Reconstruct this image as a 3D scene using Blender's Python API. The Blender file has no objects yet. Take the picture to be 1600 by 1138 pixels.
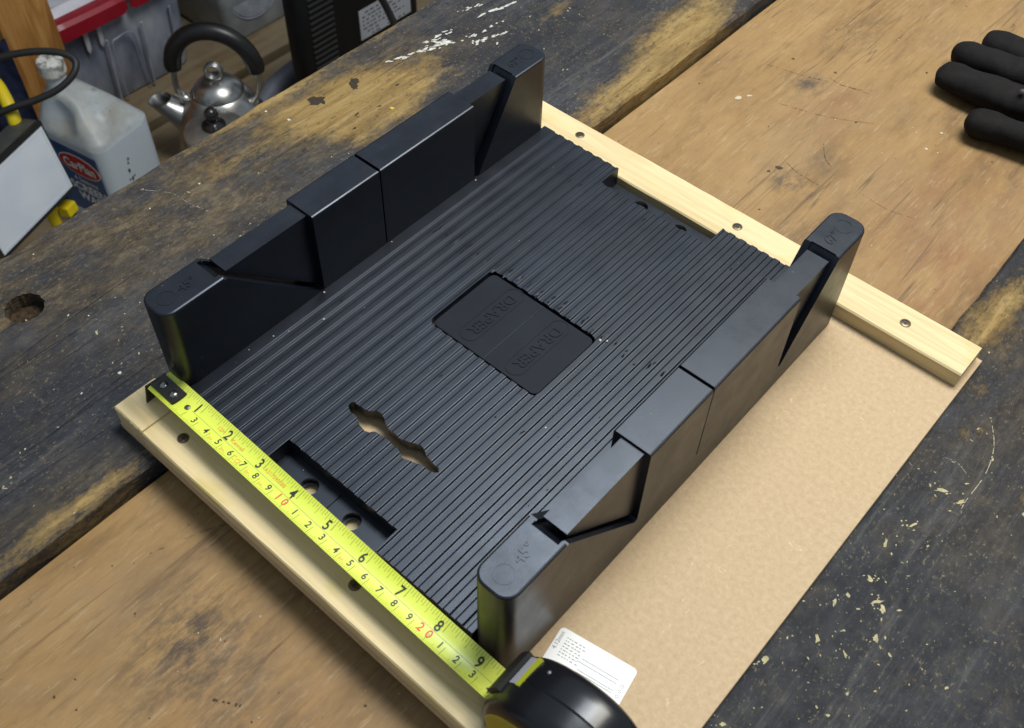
import bpy, bmesh, math, random
from mathutils import Vector, Matrix, noise as mnoise
random.seed(7)
sc = bpy.context.scene
COL = sc.collection
PI = math.pi

# ------------------------------------------------------------------ camera
cam = bpy.data.cameras.new("camera")
cob = bpy.data.objects.new("camera", cam)
COL.objects.link(cob)
YAW, PITCH, ROLL = -0.69569, 0.88962, -0.03285
fwd = Vector((math.sin(YAW)*math.cos(PITCH), math.cos(YAW)*math.cos(PITCH), -math.sin(PITCH)))
rgt = Vector((math.cos(YAW), -math.sin(YAW), 0.0))
dwn = fwd.cross(rgt)
r2 = rgt*math.cos(ROLL) + dwn*math.sin(ROLL)
d2 = dwn*math.cos(ROLL) - rgt*math.sin(ROLL)
cob.matrix_world = Matrix(((r2.x, -d2.x, -fwd.x, 0.02812), (r2.y, -d2.y, -fwd.y, -0.17849), (r2.z, -d2.z, -fwd.z, 0.47669), (0, 0, 0, 1)))
cam.sensor_width = 36.0
cam.lens = 1651.37/1600*36.0
cam.shift_y = -(569-540.05)/1600
cam.clip_start, cam.clip_end = 0.02, 50
cam.dof.use_dof = True
cam.dof.focus_distance = 0.66
cam.dof.aperture_fstop = 19
sc.camera = cob

# ------------------------------------------------------------------ world, lamps, exposure
w = bpy.data.worlds.new("World")
sc.world = w
w.use_nodes = True
bg = w.node_tree.nodes["Background"]
bg.inputs[0].default_value = (0.74, 0.87, 1.0, 1)
bg.inputs[1].default_value = 0.40

def area(name, loc, aim, sx, sy, power, col):
    l = bpy.data.lights.new(name, 'AREA')
    l.shape = 'RECTANGLE'; l.size = sx; l.size_y = sy; l.energy = power; l.color = col
    o = bpy.data.objects.new(name, l)
    COL.objects.link(o)
    o.location = loc
    o.rotation_euler = (Vector(aim)-Vector(loc)).to_track_quat('-Z', 'Y').to_euler()
    return o
area("ceiling_lamp", (0.02, 0.82, 1.50), (-0.15, 0.2, 0), 0.75, 0.55, 27.0, (1.0, 0.96, 0.865))
area("second_ceiling_lamp", (-0.41, 0.64, 1.65), (-0.3, 0.2, 0), 0.60, 0.45, 18.0, (0.84, 0.92, 1.0))
sc.view_settings.view_transform = 'Standard'
sc.view_settings.look = 'None'
sc.view_settings.exposure = 0.0
sc.view_settings.gamma = 1.0

# ------------------------------------------------------------------ material helper
class Mat:
    def __init__(s, name, rough=0.5, spec=0.5, metal=0.0):
        s.m = bpy.data.materials.new(name); s.m.use_nodes = True
        s.t = s.m.node_tree; s.N = s.t.nodes; s.L = s.t.links
        s.b = s.N["Principled BSDF"]
        s.b.inputs["Roughness"].default_value = rough
        s.b.inputs["Specular IOR Level"].default_value = spec
        s.b.inputs["Metallic"].default_value = metal
        s.geo = s.N.new("ShaderNodeNewGeometry").outputs["Position"]
    def put(s, sock, v):
        if hasattr(v, "is_linked") or hasattr(v, "links"): s.L.new(v, sock)
        elif isinstance(v, (tuple, list)) and len(v) == 3 and sock.type == 'RGBA': sock.default_value = (*v, 1)
        else: sock.default_value = v
    def col(s, v): s.put(s.b.inputs["Base Color"], v); return s
    def rough(s, v): s.put(s.b.inputs["Roughness"], v); return s
    def vec(s, scale=(1, 1, 1), src=None):
        n = s.N.new("ShaderNodeVectorMath"); n.operation = 'MULTIPLY'
        s.L.new(src or s.geo, n.inputs[0]); n.inputs[1].default_value = scale
        return n.outputs[0]
    def noise(s, scale, st=(1, 1, 1), det=4, rgh=0.55, dist=0.0, off=None):
        n = s.N.new("ShaderNodeTexNoise")
        v = s.vec(st)
        if off:
            a = s.N.new("ShaderNodeVectorMath"); a.operation = 'ADD'; s.L.new(v, a.inputs[0]); a.inputs[1].default_value = off; v = a.outputs[0]
        s.L.new(v, n.inputs["Vector"])
        n.inputs["Scale"].default_value = scale; n.inputs["Detail"].default_value = det
        n.inputs["Roughness"].default_value = rgh; n.inputs["Distortion"].default_value = dist
        return n.outputs["Fac"]
    def voro(s, scale, st=(1, 1, 1)):
        n = s.N.new("ShaderNodeTexVoronoi"); s.L.new(s.vec(st), n.inputs["Vector"]); n.inputs["Scale"].default_value = scale
        return n.outputs["Distance"]
    def ramp(s, f, stops, mode='LINEAR'):
        n = s.N.new("ShaderNodeValToRGB"); s.L.new(f, n.inputs[0]); n.color_ramp.interpolation = mode
        e = n.color_ramp.elements
        while len(e) < len(stops): e.new(0.5)
        for k, (p, c) in enumerate(stops):
            e[k].position = p
            e[k].color = (c, c, c, 1) if isinstance(c, (int, float)) else (*c, 1)
        return n.outputs[0]
    def mix(s, f, a, b, mode='MIX'):
        n = s.N.new("ShaderNodeMix"); n.data_type = 'RGBA'; n.blend_type = mode
        s.put(n.inputs[0], f); s.put(n.inputs[6], a); s.put(n.inputs[7], b)
        return n.outputs[2]
    def math(s, op, a, b=0.0, c=None, clamp=False):
        n = s.N.new("ShaderNodeMath"); n.operation = op; n.use_clamp = clamp
        s.put(n.inputs[0], a); s.put(n.inputs[1], b)
        if c is not None: s.put(n.inputs[2], c)
        return n.outputs[0]
    def lines(s, scale, st, wd=.016, off=None, dist=0.0):
        return s.ramp(s.noise(scale, st, det=2, rgh=.5, dist=dist, off=off), [(.5-wd, 0), (.5, 1), (.5+wd, 0)])
    def blob(s, cx, cy, rx, ry, amp=1.0):
        """soft elliptical patch, 1 at the middle, 0 at the rim"""
        a = s.N.new("ShaderNodeVectorMath"); a.operation = 'SUBTRACT'; s.L.new(s.geo, a.inputs[0]); a.inputs[1].default_value = (cx, cy, 0)
        v = s.vec((1/rx, 1/ry, 0), a.outputs[0])
        l = s.N.new("ShaderNodeVectorMath"); l.operation = 'LENGTH'; s.L.new(v, l.inputs[0])
        return s.math('MULTIPLY', s.math('SUBTRACT', 1.0, l.outputs["Value"], clamp=True), amp)
    def blobs(s, lst):
        o = None
        for q in lst:
            k = s.blob(*q); o = k if o is None else s.math('ADD', o, k)
        return o
    def bump(s, h, strength=0.3, dist=0.001):
        n = s.N.new("ShaderNodeBump"); n.inputs["Strength"].default_value = strength; n.inputs["Distance"].default_value = dist
        s.L.new(h, n.inputs["Height"]); s.L.new(n.outputs[0], s.b.inputs["Normal"]); return s

def plain(name, c, rough=0.5, spec=0.5, metal=0.0, var=0.0, vs=60, bump=0.0):
    M = Mat(name, rough, spec, metal)
    if var:
        f = M.noise(vs, det=6, rgh=0.65)
        lo = tuple(x*(1-var) for x in c); hi = tuple(min(1, x*(1+var)) for x in c)
        M.col(M.ramp(f, [(0.3, lo), (0.7, hi)]))
        if bump: M.bump(M.noise(vs*6, det=3), bump, 0.0006)
    else: M.col(c)
    return M.m

# --- black moulded plastic
def mk_black():
    M = Mat("black_plastic", 0.36, 0.5)
    f = M.noise(28, det=5, rgh=0.6)
    c = M.ramp(f, [(0.3, (0.0022, 0.0026, 0.0046)), (0.72, (0.0038, 0.0045, 0.0078))])
    dust = M.math('MULTIPLY', M.ramp(M.noise(160, (1, .35, 1), det=5, rgh=.7), [(0.56, 0), (0.8, 1)]), M.ramp(M.noise(14, det=3), [(0.42, 0), (0.7, 1)]))
    c = M.mix(M.math('MULTIPLY', dust, 0.22), c, (0.06, 0.06, 0.066))
    film = M.ramp(M.noise(38, (1, .3, 1), det=6, rgh=.7, off=(6, 2, 2)), [(0.40, 0), (0.66, 1)])
    c = M.mix(M.math('MULTIPLY', film, 0.6), c, (0.0085, 0.0110, 0.0185))
    sp = M.ramp(M.voro(210), [(0.035, 1), (0.06, 0)])
    sp = M.math('MULTIPLY', sp, M.ramp(M.noise(33, det=2), [(0.6, 0), (0.68, 1)]))
    c = M.mix(M.math('MULTIPLY', sp, .55), c, (0.4, 0.39, 0.37))
    M.col(c)
    M.rough(M.ramp(M.noise(45, det=5, rgh=.7), [(0.3, 0.31), (0.7, 0.43)]))
    M.b.inputs["Specular Tint"].default_value = (.80, .88, 1.0, 1)
    M.bump(M.noise(1500, det=2), 0.08, 0.0003)
    return M.m
BLACK = mk_black()
def mk_matte():
    M = Mat('matte_black_plastic', .62, .26)
    M.col(M.ramp(M.noise(40, det=5), [(.3, (.0022, .0026, .0044)), (.7, (.0048, .0056, .009))]))
    M.b.inputs['Specular Tint'].default_value = (.80, .88, 1.0, 1)
    return M.m
MATTE = mk_matte()

# --- pine batten (grain along X)
def mk_pine(name, tint=1.0):
    M = Mat(name, 0.55, 0.35)
    g = M.noise(60, (0.05, 1, 1.4), det=7, rgh=.65, dist=.6)
    c = M.ramp(g, [(0.25, (0.55*tint, 0.425*tint, 0.220*tint)), (0.5, (0.645*tint, 0.515*tint, 0.278*tint)), (0.8, (0.70*tint, 0.58*tint, 0.34*tint))])
    st = M.math('MULTIPLY', M.ramp(M.noise(42, (.55, 1, 1), det=4), [(0.56, 0), (0.68, 1)]), M.ramp(M.noise(11, (1, 1, 1), off=(3, 1, 0)), [(0.42, 0), (0.56, 1)]))
    c = M.mix(M.math('MULTIPLY', st, .6), c, (0.52, 0.42, 0.11))
    c = M.mix(M.math('MULTIPLY', M.lines(70, (.05, 1, 1), .03, dist=.5), .30), c, (0.40, 0.29, 0.13))
    c = M.mix(M.math('MULTIPLY', M.ramp(M.noise(520, (.05, 1, 1), det=3), [(.5, 0), (.7, 1)]), .25), c, (0.42, 0.33, 0.19))
    d = M.ramp(M.noise(700, (.3, 1, 1), det=3), [(0.66, 0), (0.74, 1)])
    c = M.mix(M.math('MULTIPLY', d, .25), c, (0.3, 0.22, 0.12))
    M.col(c)
    M.bump(M.noise(420, (0.06, 1, 1), det=4), 0.25, 0.0004)
    return M.m
PINE = mk_pine("pine_wood")

# --- MDF
def mk_mdf():
    M = Mat("fibreboard", 0.62, 0.3)
    c = M.ramp(M.noise(330, det=8, rgh=.8), [(0.32, (0.385, 0.272, 0.152)), (0.68, (0.525, 0.388, 0.232))])
    c = M.mix(M.ramp(M.noise(7, det=3), [(0.3, 0), (0.8, .15)]), c, (0.42, 0.30, 0.175))
    fb = M.ramp(M.noise(320, (1, .4, 1), det=2, dist=1.5), [(0.70, 0), (0.76, 1)])
    fb2 = M.ramp(M.noise(300, (.35, 1, 1), det=2, dist=1.5, off=(5, 2, 1)), [(0.72, 0), (0.78, 1)])
    c = M.mix(M.math('MULTIPLY', M.math('ADD', fb, fb2, clamp=True), .6), c, (0.64, 0.51, 0.34))
    dk = M.ramp(M.noise(600, det=3, rgh=.7, off=(1, 7, 3)), [(0.62, 0), (0.72, 1)])
    c = M.mix(M.math('MULTIPLY', dk, .35), c, (0.22, 0.14, 0.08))
    M.col(c); M.bump(M.noise(900, det=3), 0.15, 0.0003)
    return M.m
MDF = mk_mdf()

# --- bare plywood, worn, grain along Y
def mk_ply():
    M = Mat("worn_plywood", 0.6, 0.3)
    g = M.noise(30, (1, .28, 1), det=10, rgh=.72, dist=.3)
    c = M.ramp(g, [(0.30, (0.165, 0.094, 0.034)), (0.46, (0.265, 0.158, 0.060)), (0.6, (0.305, 0.188, 0.075)), (0.8, (0.355, 0.230, 0.100))])
    red = M.math('MULTIPLY', M.blobs([(-.2, .457, .03, .05), (-.09, .42, .07, .09), (-.06, .36, .06, .09), (-.16, -.12, .07, .08, .6)]), M.ramp(M.noise(60, (1, .3, 1), det=8, rgh=.75), [(.4, 0), (.65, 1)]))
    c = M.mix(M.math('MULTIPLY', red, .75, clamp=True), c, (0.215, 0.092, 0.042))
    dk = M.math('MULTIPLY', M.blobs([(-.225, -.115, .05, .05, 1.6), (-.18, .365, .03, .02, 1.6), (-.175, .40, .02, .03), (-.24, .55, .03, .05), (-.23, .47, .02, .02, 1.5), (-.06, .48, .05, .05, .8), (-.15, .31, .05, .05, .8), (-.17, -.14, .06, .08), (-.12, .56, .05, .04, .8)]), M.ramp(M.noise(80, (1, .4, 1), det=9, rgh=.8), [(0.44, 0), (0.60, 1)]))
    c = M.mix(M.math('MULTIPLY', dk, .75, clamp=True), c, (0.075, 0.052, 0.034))
    gy = M.ramp(M.noise(17, (1, .5, 1), det=6, rgh=.65, off=(4, 4, 0)), [(0.48, 0), (0.72, .6)])
    c = M.mix(M.math('MULTIPLY', gy, .6), c, (0.205, 0.140, 0.083))
    wv = M.ramp(M.noise(330, (1, .07, 1), det=4, rgh=.7), [(0.53, 0), (0.66, 1)])
    wv = M.math('MULTIPLY', wv, M.ramp(M.noise(40, (1, .4, 1), det=4, off=(3, 3, 3)), [(.38, .15), (.6, 1)]))
    c = M.mix(M.math('MULTIPLY', wv, .42), c, (0.095, 0.055, 0.025))
    fl = M.ramp(M.noise(420, (1, .12, 1), det=4, rgh=.7, off=(7, 7, 1)), [(0.57, 0), (0.70, 1)])
    c = M.mix(M.math('MULTIPLY', fl, .42), c, (0.41, 0.30, 0.175))
    mo = M.ramp(M.noise(150, (1, .5, 1), det=8, rgh=.8, off=(2, 9, 1)), [(0.54, 0), (0.70, 1)])
    c = M.mix(M.math('MULTIPLY', mo, .3), c, (0.115, 0.068, 0.034))
    ln = M.math('MULTIPLY', M.lines(90, (1, .03, 1), .012), M.ramp(M.noise(30, (1, .3, 1), det=3, off=(1, 8, 1)), [(.48, 0), (.6, 1)]))
    c = M.mix(M.math('MULTIPLY', ln, .6), c, (0.06, 0.036, 0.02))
    stn = M.ramp(M.noise(30, (1, .55, 1), det=8, rgh=.7, off=(9, 3, 6)), [(0.54, 0), (0.70, 1)])
    c = M.mix(M.math('MULTIPLY', stn, .32), c, (0.125, 0.08, 0.038))
    M.col(c)
    M.rough(M.ramp(M.noise(30, det=4), [(0.3, .50), (0.7, .68)]))
    M.bump(M.noise(340, (1, .08, 1), det=6, rgh=.75), 0.5, 0.0005)
    return M.m
PLY = mk_ply()

# --- painted bench plank, worn through to wood; grain along Y
def mk_plank(name, patches, thr, brown, spec=.24, dark=1.0, crack=.5):
    M = Mat(name, 0.5, spec)
    p = M.ramp(M.noise(50, (1, .55, 1), det=9, rgh=.78), [(0.32, (0.012*dark, 0.0135*dark, 0.018*dark)), (0.5, (0.027*dark, 0.029*dark, 0.036*dark)), (0.68, (0.060*dark, 0.062*dark, 0.070*dark))])
    big = M.ramp(M.noise(13, (1, .5, 1), det=5, rgh=.6, off=(3, 1, 9)), [(.42, 0), (.58, 1)])
    p = M.mix(M.math('MULTIPLY', big, .65), p, (0.0125, 0.014, 0.019))
    br = M.math('MULTIPLY', M.blobs(brown), M.ramp(M.noise(34, (1, .6, 1), det=9, rgh=.78), [(0.40, .05), (0.60, 1)]))
    brc = M.ramp(M.noise(110, (1, .4, 1), det=8, rgh=.8), [(.34, (.014, .011, .009)), (.5, (.062, .046, .028)), (.68, (.150, .115, .070))])
    p = M.mix(M.math('MULTIPLY', br, 1.0, clamp=True), p, brc)
    st = M.ramp(M.noise(190, (1, .06, 1), det=6, rgh=.75), [(0.52, 0), (0.72, 1)])
    st = M.math('MULTIPLY', st, M.ramp(M.noise(16, (1, .5, 1), det=4, off=(2, 2, 0)), [(0.40, 0), (0.62, 1)]))
    p = M.mix(M.math('MULTIPLY', st, .5), p, (0.14, 0.135, 0.13))
    wood = M.ramp(M.noise(95, (1, .10, 1), det=9, rgh=.78, dist=.4), [(0.3, (0.085, 0.046, 0.014)), (0.48, (0.245, 0.155, 0.050)), (0.72, (0.42, 0.295, 0.120))])
    n = M.noise(70, (1, .48, 1), det=10, rgh=.82)
    mk = M.math('ADD', M.blobs(patches), M.math('MULTIPLY', M.math('SUBTRACT', n, thr), 3.0))
    mk = M.ramp(mk, [(0.15, 0), (0.80, 1)])
    c = M.mix(M.math('MULTIPLY', mk, .9), p, wood)
    fine = M.math('MULTIPLY', M.ramp(M.noise(480, (1, .6, 1), det=5, rgh=.75), [(0.56, 0), (0.66, 1)]), M.ramp(M.noise(26, det=5, rgh=.7, off=(8, 1, 2)), [(0.38, 0.12), (0.62, 1)]))
    c = M.mix(M.math('MULTIPLY', fine, .5), c, (0.31, 0.245, 0.13))
    dk = M.ramp(M.noise(300, (1, .4, 1), det=5, rgh=.75, off=(1, 5, 5)), [(0.56, 0), (0.68, 1)])
    c = M.mix(M.math('MULTIPLY', dk, .7), c, (0.009, 0.0085, 0.009))
    ck = M.math('MULTIPLY', M.lines(46, (1, .035, 1), .010, dist=.3), M.ramp(M.noise(20, (1, .3, 1), det=4, off=(5, 9, 2)), [(.42, 0), (.56, 1)]))
    c = M.mix(M.math('MULTIPLY', ck, crack), c, (0.008, 0.007, 0.006))
    gr = M.ramp(M.noise(52, (1, .7, 1), det=8, rgh=.75, off=(2, 6, 7)), [(.5, 0), (.68, 1)])
    c = M.mix(M.math('MULTIPLY', gr, .16), c, (0.16, 0.122, 0.068))
    M.col(c)
    M.rough(M.mix(mk, M.ramp(M.noise(80, det=6, rgh=.7), [(0.3, .42), (0.7, .68)]), (0.7, 0.7, 0.7)))
    M.bump(M.math('ADD', M.math('MULTIPLY', M.noise(300, (1, .16, 1), det=7, rgh=.75), 1.0), M.math('ADD', M.math('MULTIPLY', mk, -.5), M.math('MULTIPLY', ck, -crack))), 0.75, 0.0009)
    return M.m
PLANK_L = mk_plank("worn_black_paint", [(-.445, .225, .052, .095, 1.9), (-.475, .17, .03, .10, 1.0), (-.318, .40, .030, .17, 1.7), (-.345, .46, .03, .1, 1.1), (-.42, .40, .012, .04, 1.1), (-.50, .20, .012, .3, .9), (-.316, -.12, .014, .12, 1.15), (-.36, .02, .02, .04, .5), (-.455, -.068, .016, .022, .9), (-.36, .06, .02, .05, .5), (-.39, .6, .05, .12, .7), (-.33, .10, .03, .1, .45), (-.40, -.02, .03, .1, .35), (-.47, .07, .03, .06, .5)], .62,
    [(-.46, .05, .08, .30, 1.5), (-.47, .2, .08, .2, 1.2), (-.38, .06, .05, .12, .9), (-.49, -.2, .06, .3, 1.0), (-.32, -.14, .03, .15, 1.0), (-.36, .5, .08, .2, .6)])
PLANK_R = mk_plank("worn_blue_black_paint", [(-.018, .33, .03, .09, 1.6), (.005, .25, .022, .05, .85), (.012, .19, .014, .03, .8), (.05, .23, .02, .04, .9), (.015, .36, .02, .04, 1.0), (.03, .12, .05, .09, .22)], .69,
    [(0.0, .3, .08, .12, .8), (.04, .2, .04, .06, .6)], .2, .66, .0)
FLECK_L = plain("dull_paint_flecks", (0.30, 0.265, 0.17), .6, .3, var=.5, vs=300)
FLECK = plain("cream_paint_flecks", (0.36, 0.315, 0.165), .6, .3, var=.35, vs=300)
WHITEPAINT = plain("white_paint_smear", (0.50, 0.485, 0.43), .6, .3, var=.25, vs=300)
DARKSPECK = plain("dark_specks", (0.022, 0.016, 0.012), .6, .3)

# ------------------------------------------------------------------ geometry helpers
def origin_of(parent):
    return parent.matrix_world.translation if parent and parent.parent is None else (Vector(parent.location)+origin_of(parent.parent) if parent else Vector((0, 0, 0)))

def link(name, me, mat=None, parent=None, world=True, smooth=None):
    """link a mesh (in world coordinates) as one object, parented with its own base as origin"""
    if mat is not None:
        me.materials.clear(); me.materials.append(mat)
    if smooth is not None:
        for p in me.polygons: p.use_smooth = True
        me.set_sharp_from_angle(angle=math.radians(smooth))
    me.name = name
    o = bpy.data.objects.new(name, me)
    COL.objects.link(o)
    if parent is not None:
        o.parent = parent
        if world: me.transform(Matrix.Translation(-base_loc(parent)))
    return o

BASE = {}
def base_loc(o):
    return BASE.get(o.name, Vector((0, 0, 0)))

def thing(name, label, cat, loc, group=None):
    o = bpy.data.objects.new(name, None); COL.objects.link(o)
    o.location = loc; o.empty_display_size = 0.03
    BASE[o.name] = Vector(loc)
    o["label"] = label; o["category"] = cat
    if group: o["group"] = group
    return o

def part(name, me, mat, parent, smooth=None, label=None, kind=None):
    o = link(name, me, mat, parent, True, smooth)
    BASE[o.name] = base_loc(parent)
    if label: o["label"] = label
    if kind: o["kind"] = kind
    return o

def single(name, me, mat, label, cat, smooth=None):
    """a thing of one mesh; its origin goes to the mesh's own base"""
    vs = [v.co for v in me.vertices]
    b = Vector((sum(v.x for v in vs)/len(vs), sum(v.y for v in vs)/len(vs), min(v.z for v in vs)))
    me.transform(Matrix.Translation(-b))
    o = link(name, me, mat, None, False, smooth); o.location = b
    BASE[o.name] = b
    o["label"] = label; o["category"] = cat
    return o

def mesh_of(bm, recalc=True):
    if recalc: bmesh.ops.recalc_face_normals(bm, faces=bm.faces)
    me = bpy.data.meshes.new("mesh"); bm.to_mesh(me); bm.free(); return me

def pydata(v, f):
    me = bpy.data.meshes.new("mesh"); me.from_pydata([tuple(x) for x in v], [], f); me.update(); return me

def add_box(bm, a, b, bev=0.0):
    r = bmesh.ops.create_cube(bm, size=1.0)
    vs = r["verts"]
    for v in vs:
        v.co = Vector((a[i]+(b[i]-a[i])*(v.co[i]+.5) for i in range(3)))
    if bev:
        es = list({e for v in vs for e in v.link_edges})
        bmesh.ops.bevel(bm, geom=es, offset=bev, segments=2, affect='EDGES', profile=.6)
    return bm

def box(a, b, bev=0.0):
    bm = bmesh.new(); add_box(bm, a, b, bev); return mesh_of(bm)

def rrect(x0, x1, y0, y1, r, n=6):
    pts = []
    for cx, cy, a0 in ((x1-r, y1-r, 0), (x0+r, y1-r, PI/2), (x0+r, y0+r, PI), (x1-r, y0+r, 1.5*PI)):
        for k in range(n+1):
            a = a0+PI/2*k/n; pts.append((cx+r*math.cos(a), cy+r*math.sin(a)))
    return pts

def circle(cx, cy, r, n=24):
    return [(cx+r*math.cos(2*PI*k/n), cy+r*math.sin(2*PI*k/n)) for k in range(n)]

def add_loft(bm, rings, cap0=True, cap1=True, closed=True):
    R = [[bm.verts.new(p) for p in ring] for ring in rings]
    n = len(R[0])
    for a, b in zip(R, R[1:]):
        for k in range(n if closed else n-1):
            bm.faces.new((a[k], a[(k+1) % n], b[(k+1) % n], b[k]))
    if cap0: bm.faces.new(list(reversed(R[0])))
    if cap1: bm.faces.new(R[-1])
    return bm

def loft(rings, cap0=True, cap1=True, closed=True):
    bm = bmesh.new(); add_loft(bm, rings, cap0, cap1, closed); return mesh_of(bm)

def inset_poly(pts, d):
    n = len(pts); out = []
    area2 = sum(pts[i][0]*pts[(i+1) % n][1]-pts[(i+1) % n][0]*pts[i][1] for i in range(n))
    s = 1 if area2 > 0 else -1
    for i in range(n):
        a, b, c = Vector(pts[i-1]), Vector(pts[i]), Vector(pts[(i+1) % n])
        e1 = (b-a); e2 = (c-b)
        if e1.length < 1e-9 or e2.length < 1e-9: out.append(tuple(b)); continue
        n1 = Vector((-e1.y, e1.x)).normalized()*s; n2 = Vector((-e2.y, e2.x)).normalized()*s
        m = (n1+n2)
        m = m/max(.25, m.length_squared)*2 if m.length > 1e-6 else n1
        out.append((b.x+m.x*d, b.y+m.y*d))
    return out

def prism_z(pts, z0, z1, cham=0.0):
    rings = [[(x, y, z0) for x, y in pts]]
    if cham:
        rings.append([(x, y, z1-cham) for x, y in pts])
        rings.append([(x, y, z1-cham*.3) for x, y in inset_poly(pts, cham*.3)])
        rings.append([(x, y, z1) for x, y in inset_poly(pts, cham)])
    else: rings.append([(x, y, z1) for x, y in pts])
    return loft(rings)

def prism_x(pts, x0, x1):   # pts are (y, z)
    return loft([[(x0, y, z) for y, z in pts], [(x1, y, z) for y, z in pts]])

def plate_holes(outer, holes, z0, z1):
    bm = bmesh.new()
    def loopz(pts, z):
        vs = [bm.verts.new((x, y, z)) for x, y in pts]
        return vs, [bm.edges.new((vs[i], vs[(i+1) % len(vs)])) for i in range(len(vs))]
    L = [[loopz(p, z) for p in [outer]+holes] for z in (z0, z1)]
    for lev in L:
        bmesh.ops.triangle_fill(bm, use_beauty=True, use_dissolve=False, edges=[e for _, es in lev for e in es])
    for (a, _), (b, _) in zip(L[0], L[1]):
        n = len(a)
        for k in range(n): bm.faces.new((a[k], a[(k+1) % n], b[(k+1) % n], b[k]))
    return mesh_of(bm)

def tube(path, r, n=10, caps=True):
    """path: points; r: number or list"""
    P = [Vector(p) for p in path]
    rs = r if isinstance(r, (list, tuple)) else [r]*len(P)
    rings = []
    up = Vector((0, 0, 1))
    t0 = (P[1]-P[0]).normalized()
    if abs(t0.dot(up)) > .9: up = Vector((1, 0, 0))
    u = (up-t0*up.dot(t0)).normalized()
    for i, p in enumerate(P):
        t = (P[min(i+1, len(P)-1)]-P[max(i-1, 0)]).normalized()
        u = (u-t*u.dot(t)).normalized(); v = t.cross(u)
        rings.append([p+(u*math.cos(2*PI*k/n)+v*math.sin(2*PI*k/n))*rs[i] for k in range(n)])
    return loft(rings, caps, caps)

def spline(pts, n=8):
    P = [Vector(p) for p in pts]; out = []
    for i in range(len(P)-1):
        p0, p1, p2, p3 = P[max(i-1, 0)], P[i], P[i+1], P[min(i+2, len(P)-1)]
        for k in range(n):
            t = k/n
            out.append(.5*((2*p1)+(p2-p0)*t+(2*p0-5*p1+4*p2-p3)*t*t+(3*p1-p0-3*p2+p3)*t**3))
    out.append(P[-1]); return out

def lathe(prof, c, n=40, cap0=True, cap1=True):
    return loft([[(c[0]+r*math.cos(2*PI*k/n), c[1]+r*math.sin(2*PI*k/n), c[2]+z) for k in range(n)] for r, z in prof], cap0, cap1)

def join(meshes):
    bm = bmesh.new()
    for m in meshes:
        bm.from_mesh(m); bpy.data.meshes.remove(m)
    me = bpy.data.meshes.new("mesh"); bm.to_mesh(me); bm.free(); return me

def evaluated(ob):
    dg = bpy.context.evaluated_depsgraph_get(); dg.update()
    me = bpy.data.meshes.new_from_object(ob.evaluated_get(dg))
    return me

def cut(base, cutters):
    ob = bpy.data.objects.new("tmp_base", base); COL.objects.link(ob)
    tmp = []
    for c in cutters:
        k = bpy.data.objects.new("tmp_cut", c); COL.objects.link(k); tmp.append(k)
        m = ob.modifiers.new("b", 'BOOLEAN'); m.operation = 'DIFFERENCE'; m.solver = 'EXACT'; m.object = k
    me = evaluated(ob)
    for k in tmp+[ob]:
        d = k.data; bpy.data.objects.remove(k); bpy.data.meshes.remove(d)
    return me

def text_mesh(s, size, ext=0.0, bold=0.0, align='CENTER'):
    c = bpy.data.curves.new("txt", 'FONT'); c.body = s; c.size = size; c.extrude = ext; c.offset = bold
    c.align_x = align; c.align_y = 'CENTER'; c.resolution_u = 3
    o = bpy.data.objects.new("txt", c); COL.objects.link(o)
    me = evaluated(o)
    bpy.data.objects.remove(o); bpy.data.curves.remove(c)
    return me

def place(me, loc, xdir, ydir, sx=1.0):
    x = Vector(xdir).normalized(); y = Vector(ydir).normalized(); z = x.cross(y)
    M = Matrix(((x.x*sx, y.x, z.x, loc[0]), (x.y*sx, y.y, z.y, loc[1]), (x.z*sx, y.z, z.z, loc[2]), (0, 0, 0, 1)))
    me.transform(M); return me

def fleck(bm, x, y, z, L, W, ang, rnd=random):
    n = rnd.randint(7, 11)
    W = max(W, L*.28)
    ca, sa = math.cos(ang), math.sin(ang)
    vs = []
    for k in range(n):
        a = 2*PI*k/n
        q = rnd.uniform(.4, 1.1)*(1+.35*abs(math.sin(a))*rnd.random())
        u, v = L*q*math.cos(a), W*q*math.sin(a)
        vs.append(bm.verts.new((x+u*ca-v*sa, y+u*sa+v*ca, z)))
    bm.faces.new(vs)

# ------------------------------------------------------------------ measured sizes (metres, board top is z = 0)
H, HF, HB = .07698, .01971, .0107
XL, XR, WW = -.3387, -.0908, .0215
XLI, XRI = XL+WW, XR-WW
Y0, Y1 = -.0331, .2629
ZP = -.004          # top of the bench planks
ZW = -.016          # plywood in the well

# ================================================================== floor and wall of the shed (setting)
FLOORWOOD = Mat("dusty_floorboards", .75, .2)
_f = FLOORWOOD
FLOORWOOD.col(_f.mix(_f.ramp(_f.noise(9, det=6, rgh=.7), [(.35, 0), (.65, .8)]), _f.ramp(_f.noise(40, (1, .08, 1), det=6), [(.3, (.10, .064, .03)), (.7, (.235, .165, .088))]), (.205, .165, .108)))
FLOORWOOD.bump(_f.noise(120, (1, .2, 1), det=6), .5, .002)
FLOORWOOD = FLOORWOOD.m
fl = link("floor", box((-2.2, -1.6, -1.0), (1.5, 2.6, -.93)), plain("dark_subfloor", (.02, .016, .012), .9, .2), None)
fl["kind"] = "structure"
BASE[fl.name] = Vector((0, 0, 0))
xs = [(-2.15, -1.87), (-1.86, -1.547), (-1.522, -1.25), (-1.235, -.95), (-.94, -.65), (-.64, -.35), (-.34, -.05), (-.04, .25), (.26, .55), (.56, .85), (.86, 1.15)]
for i, (a, b) in enumerate(xs):
    part("floorboard", box((a, -1.5, -.88), (b, 2.5, -.85-.0007*(i % 3)), .004), FLOORWOOD, fl)
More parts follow.
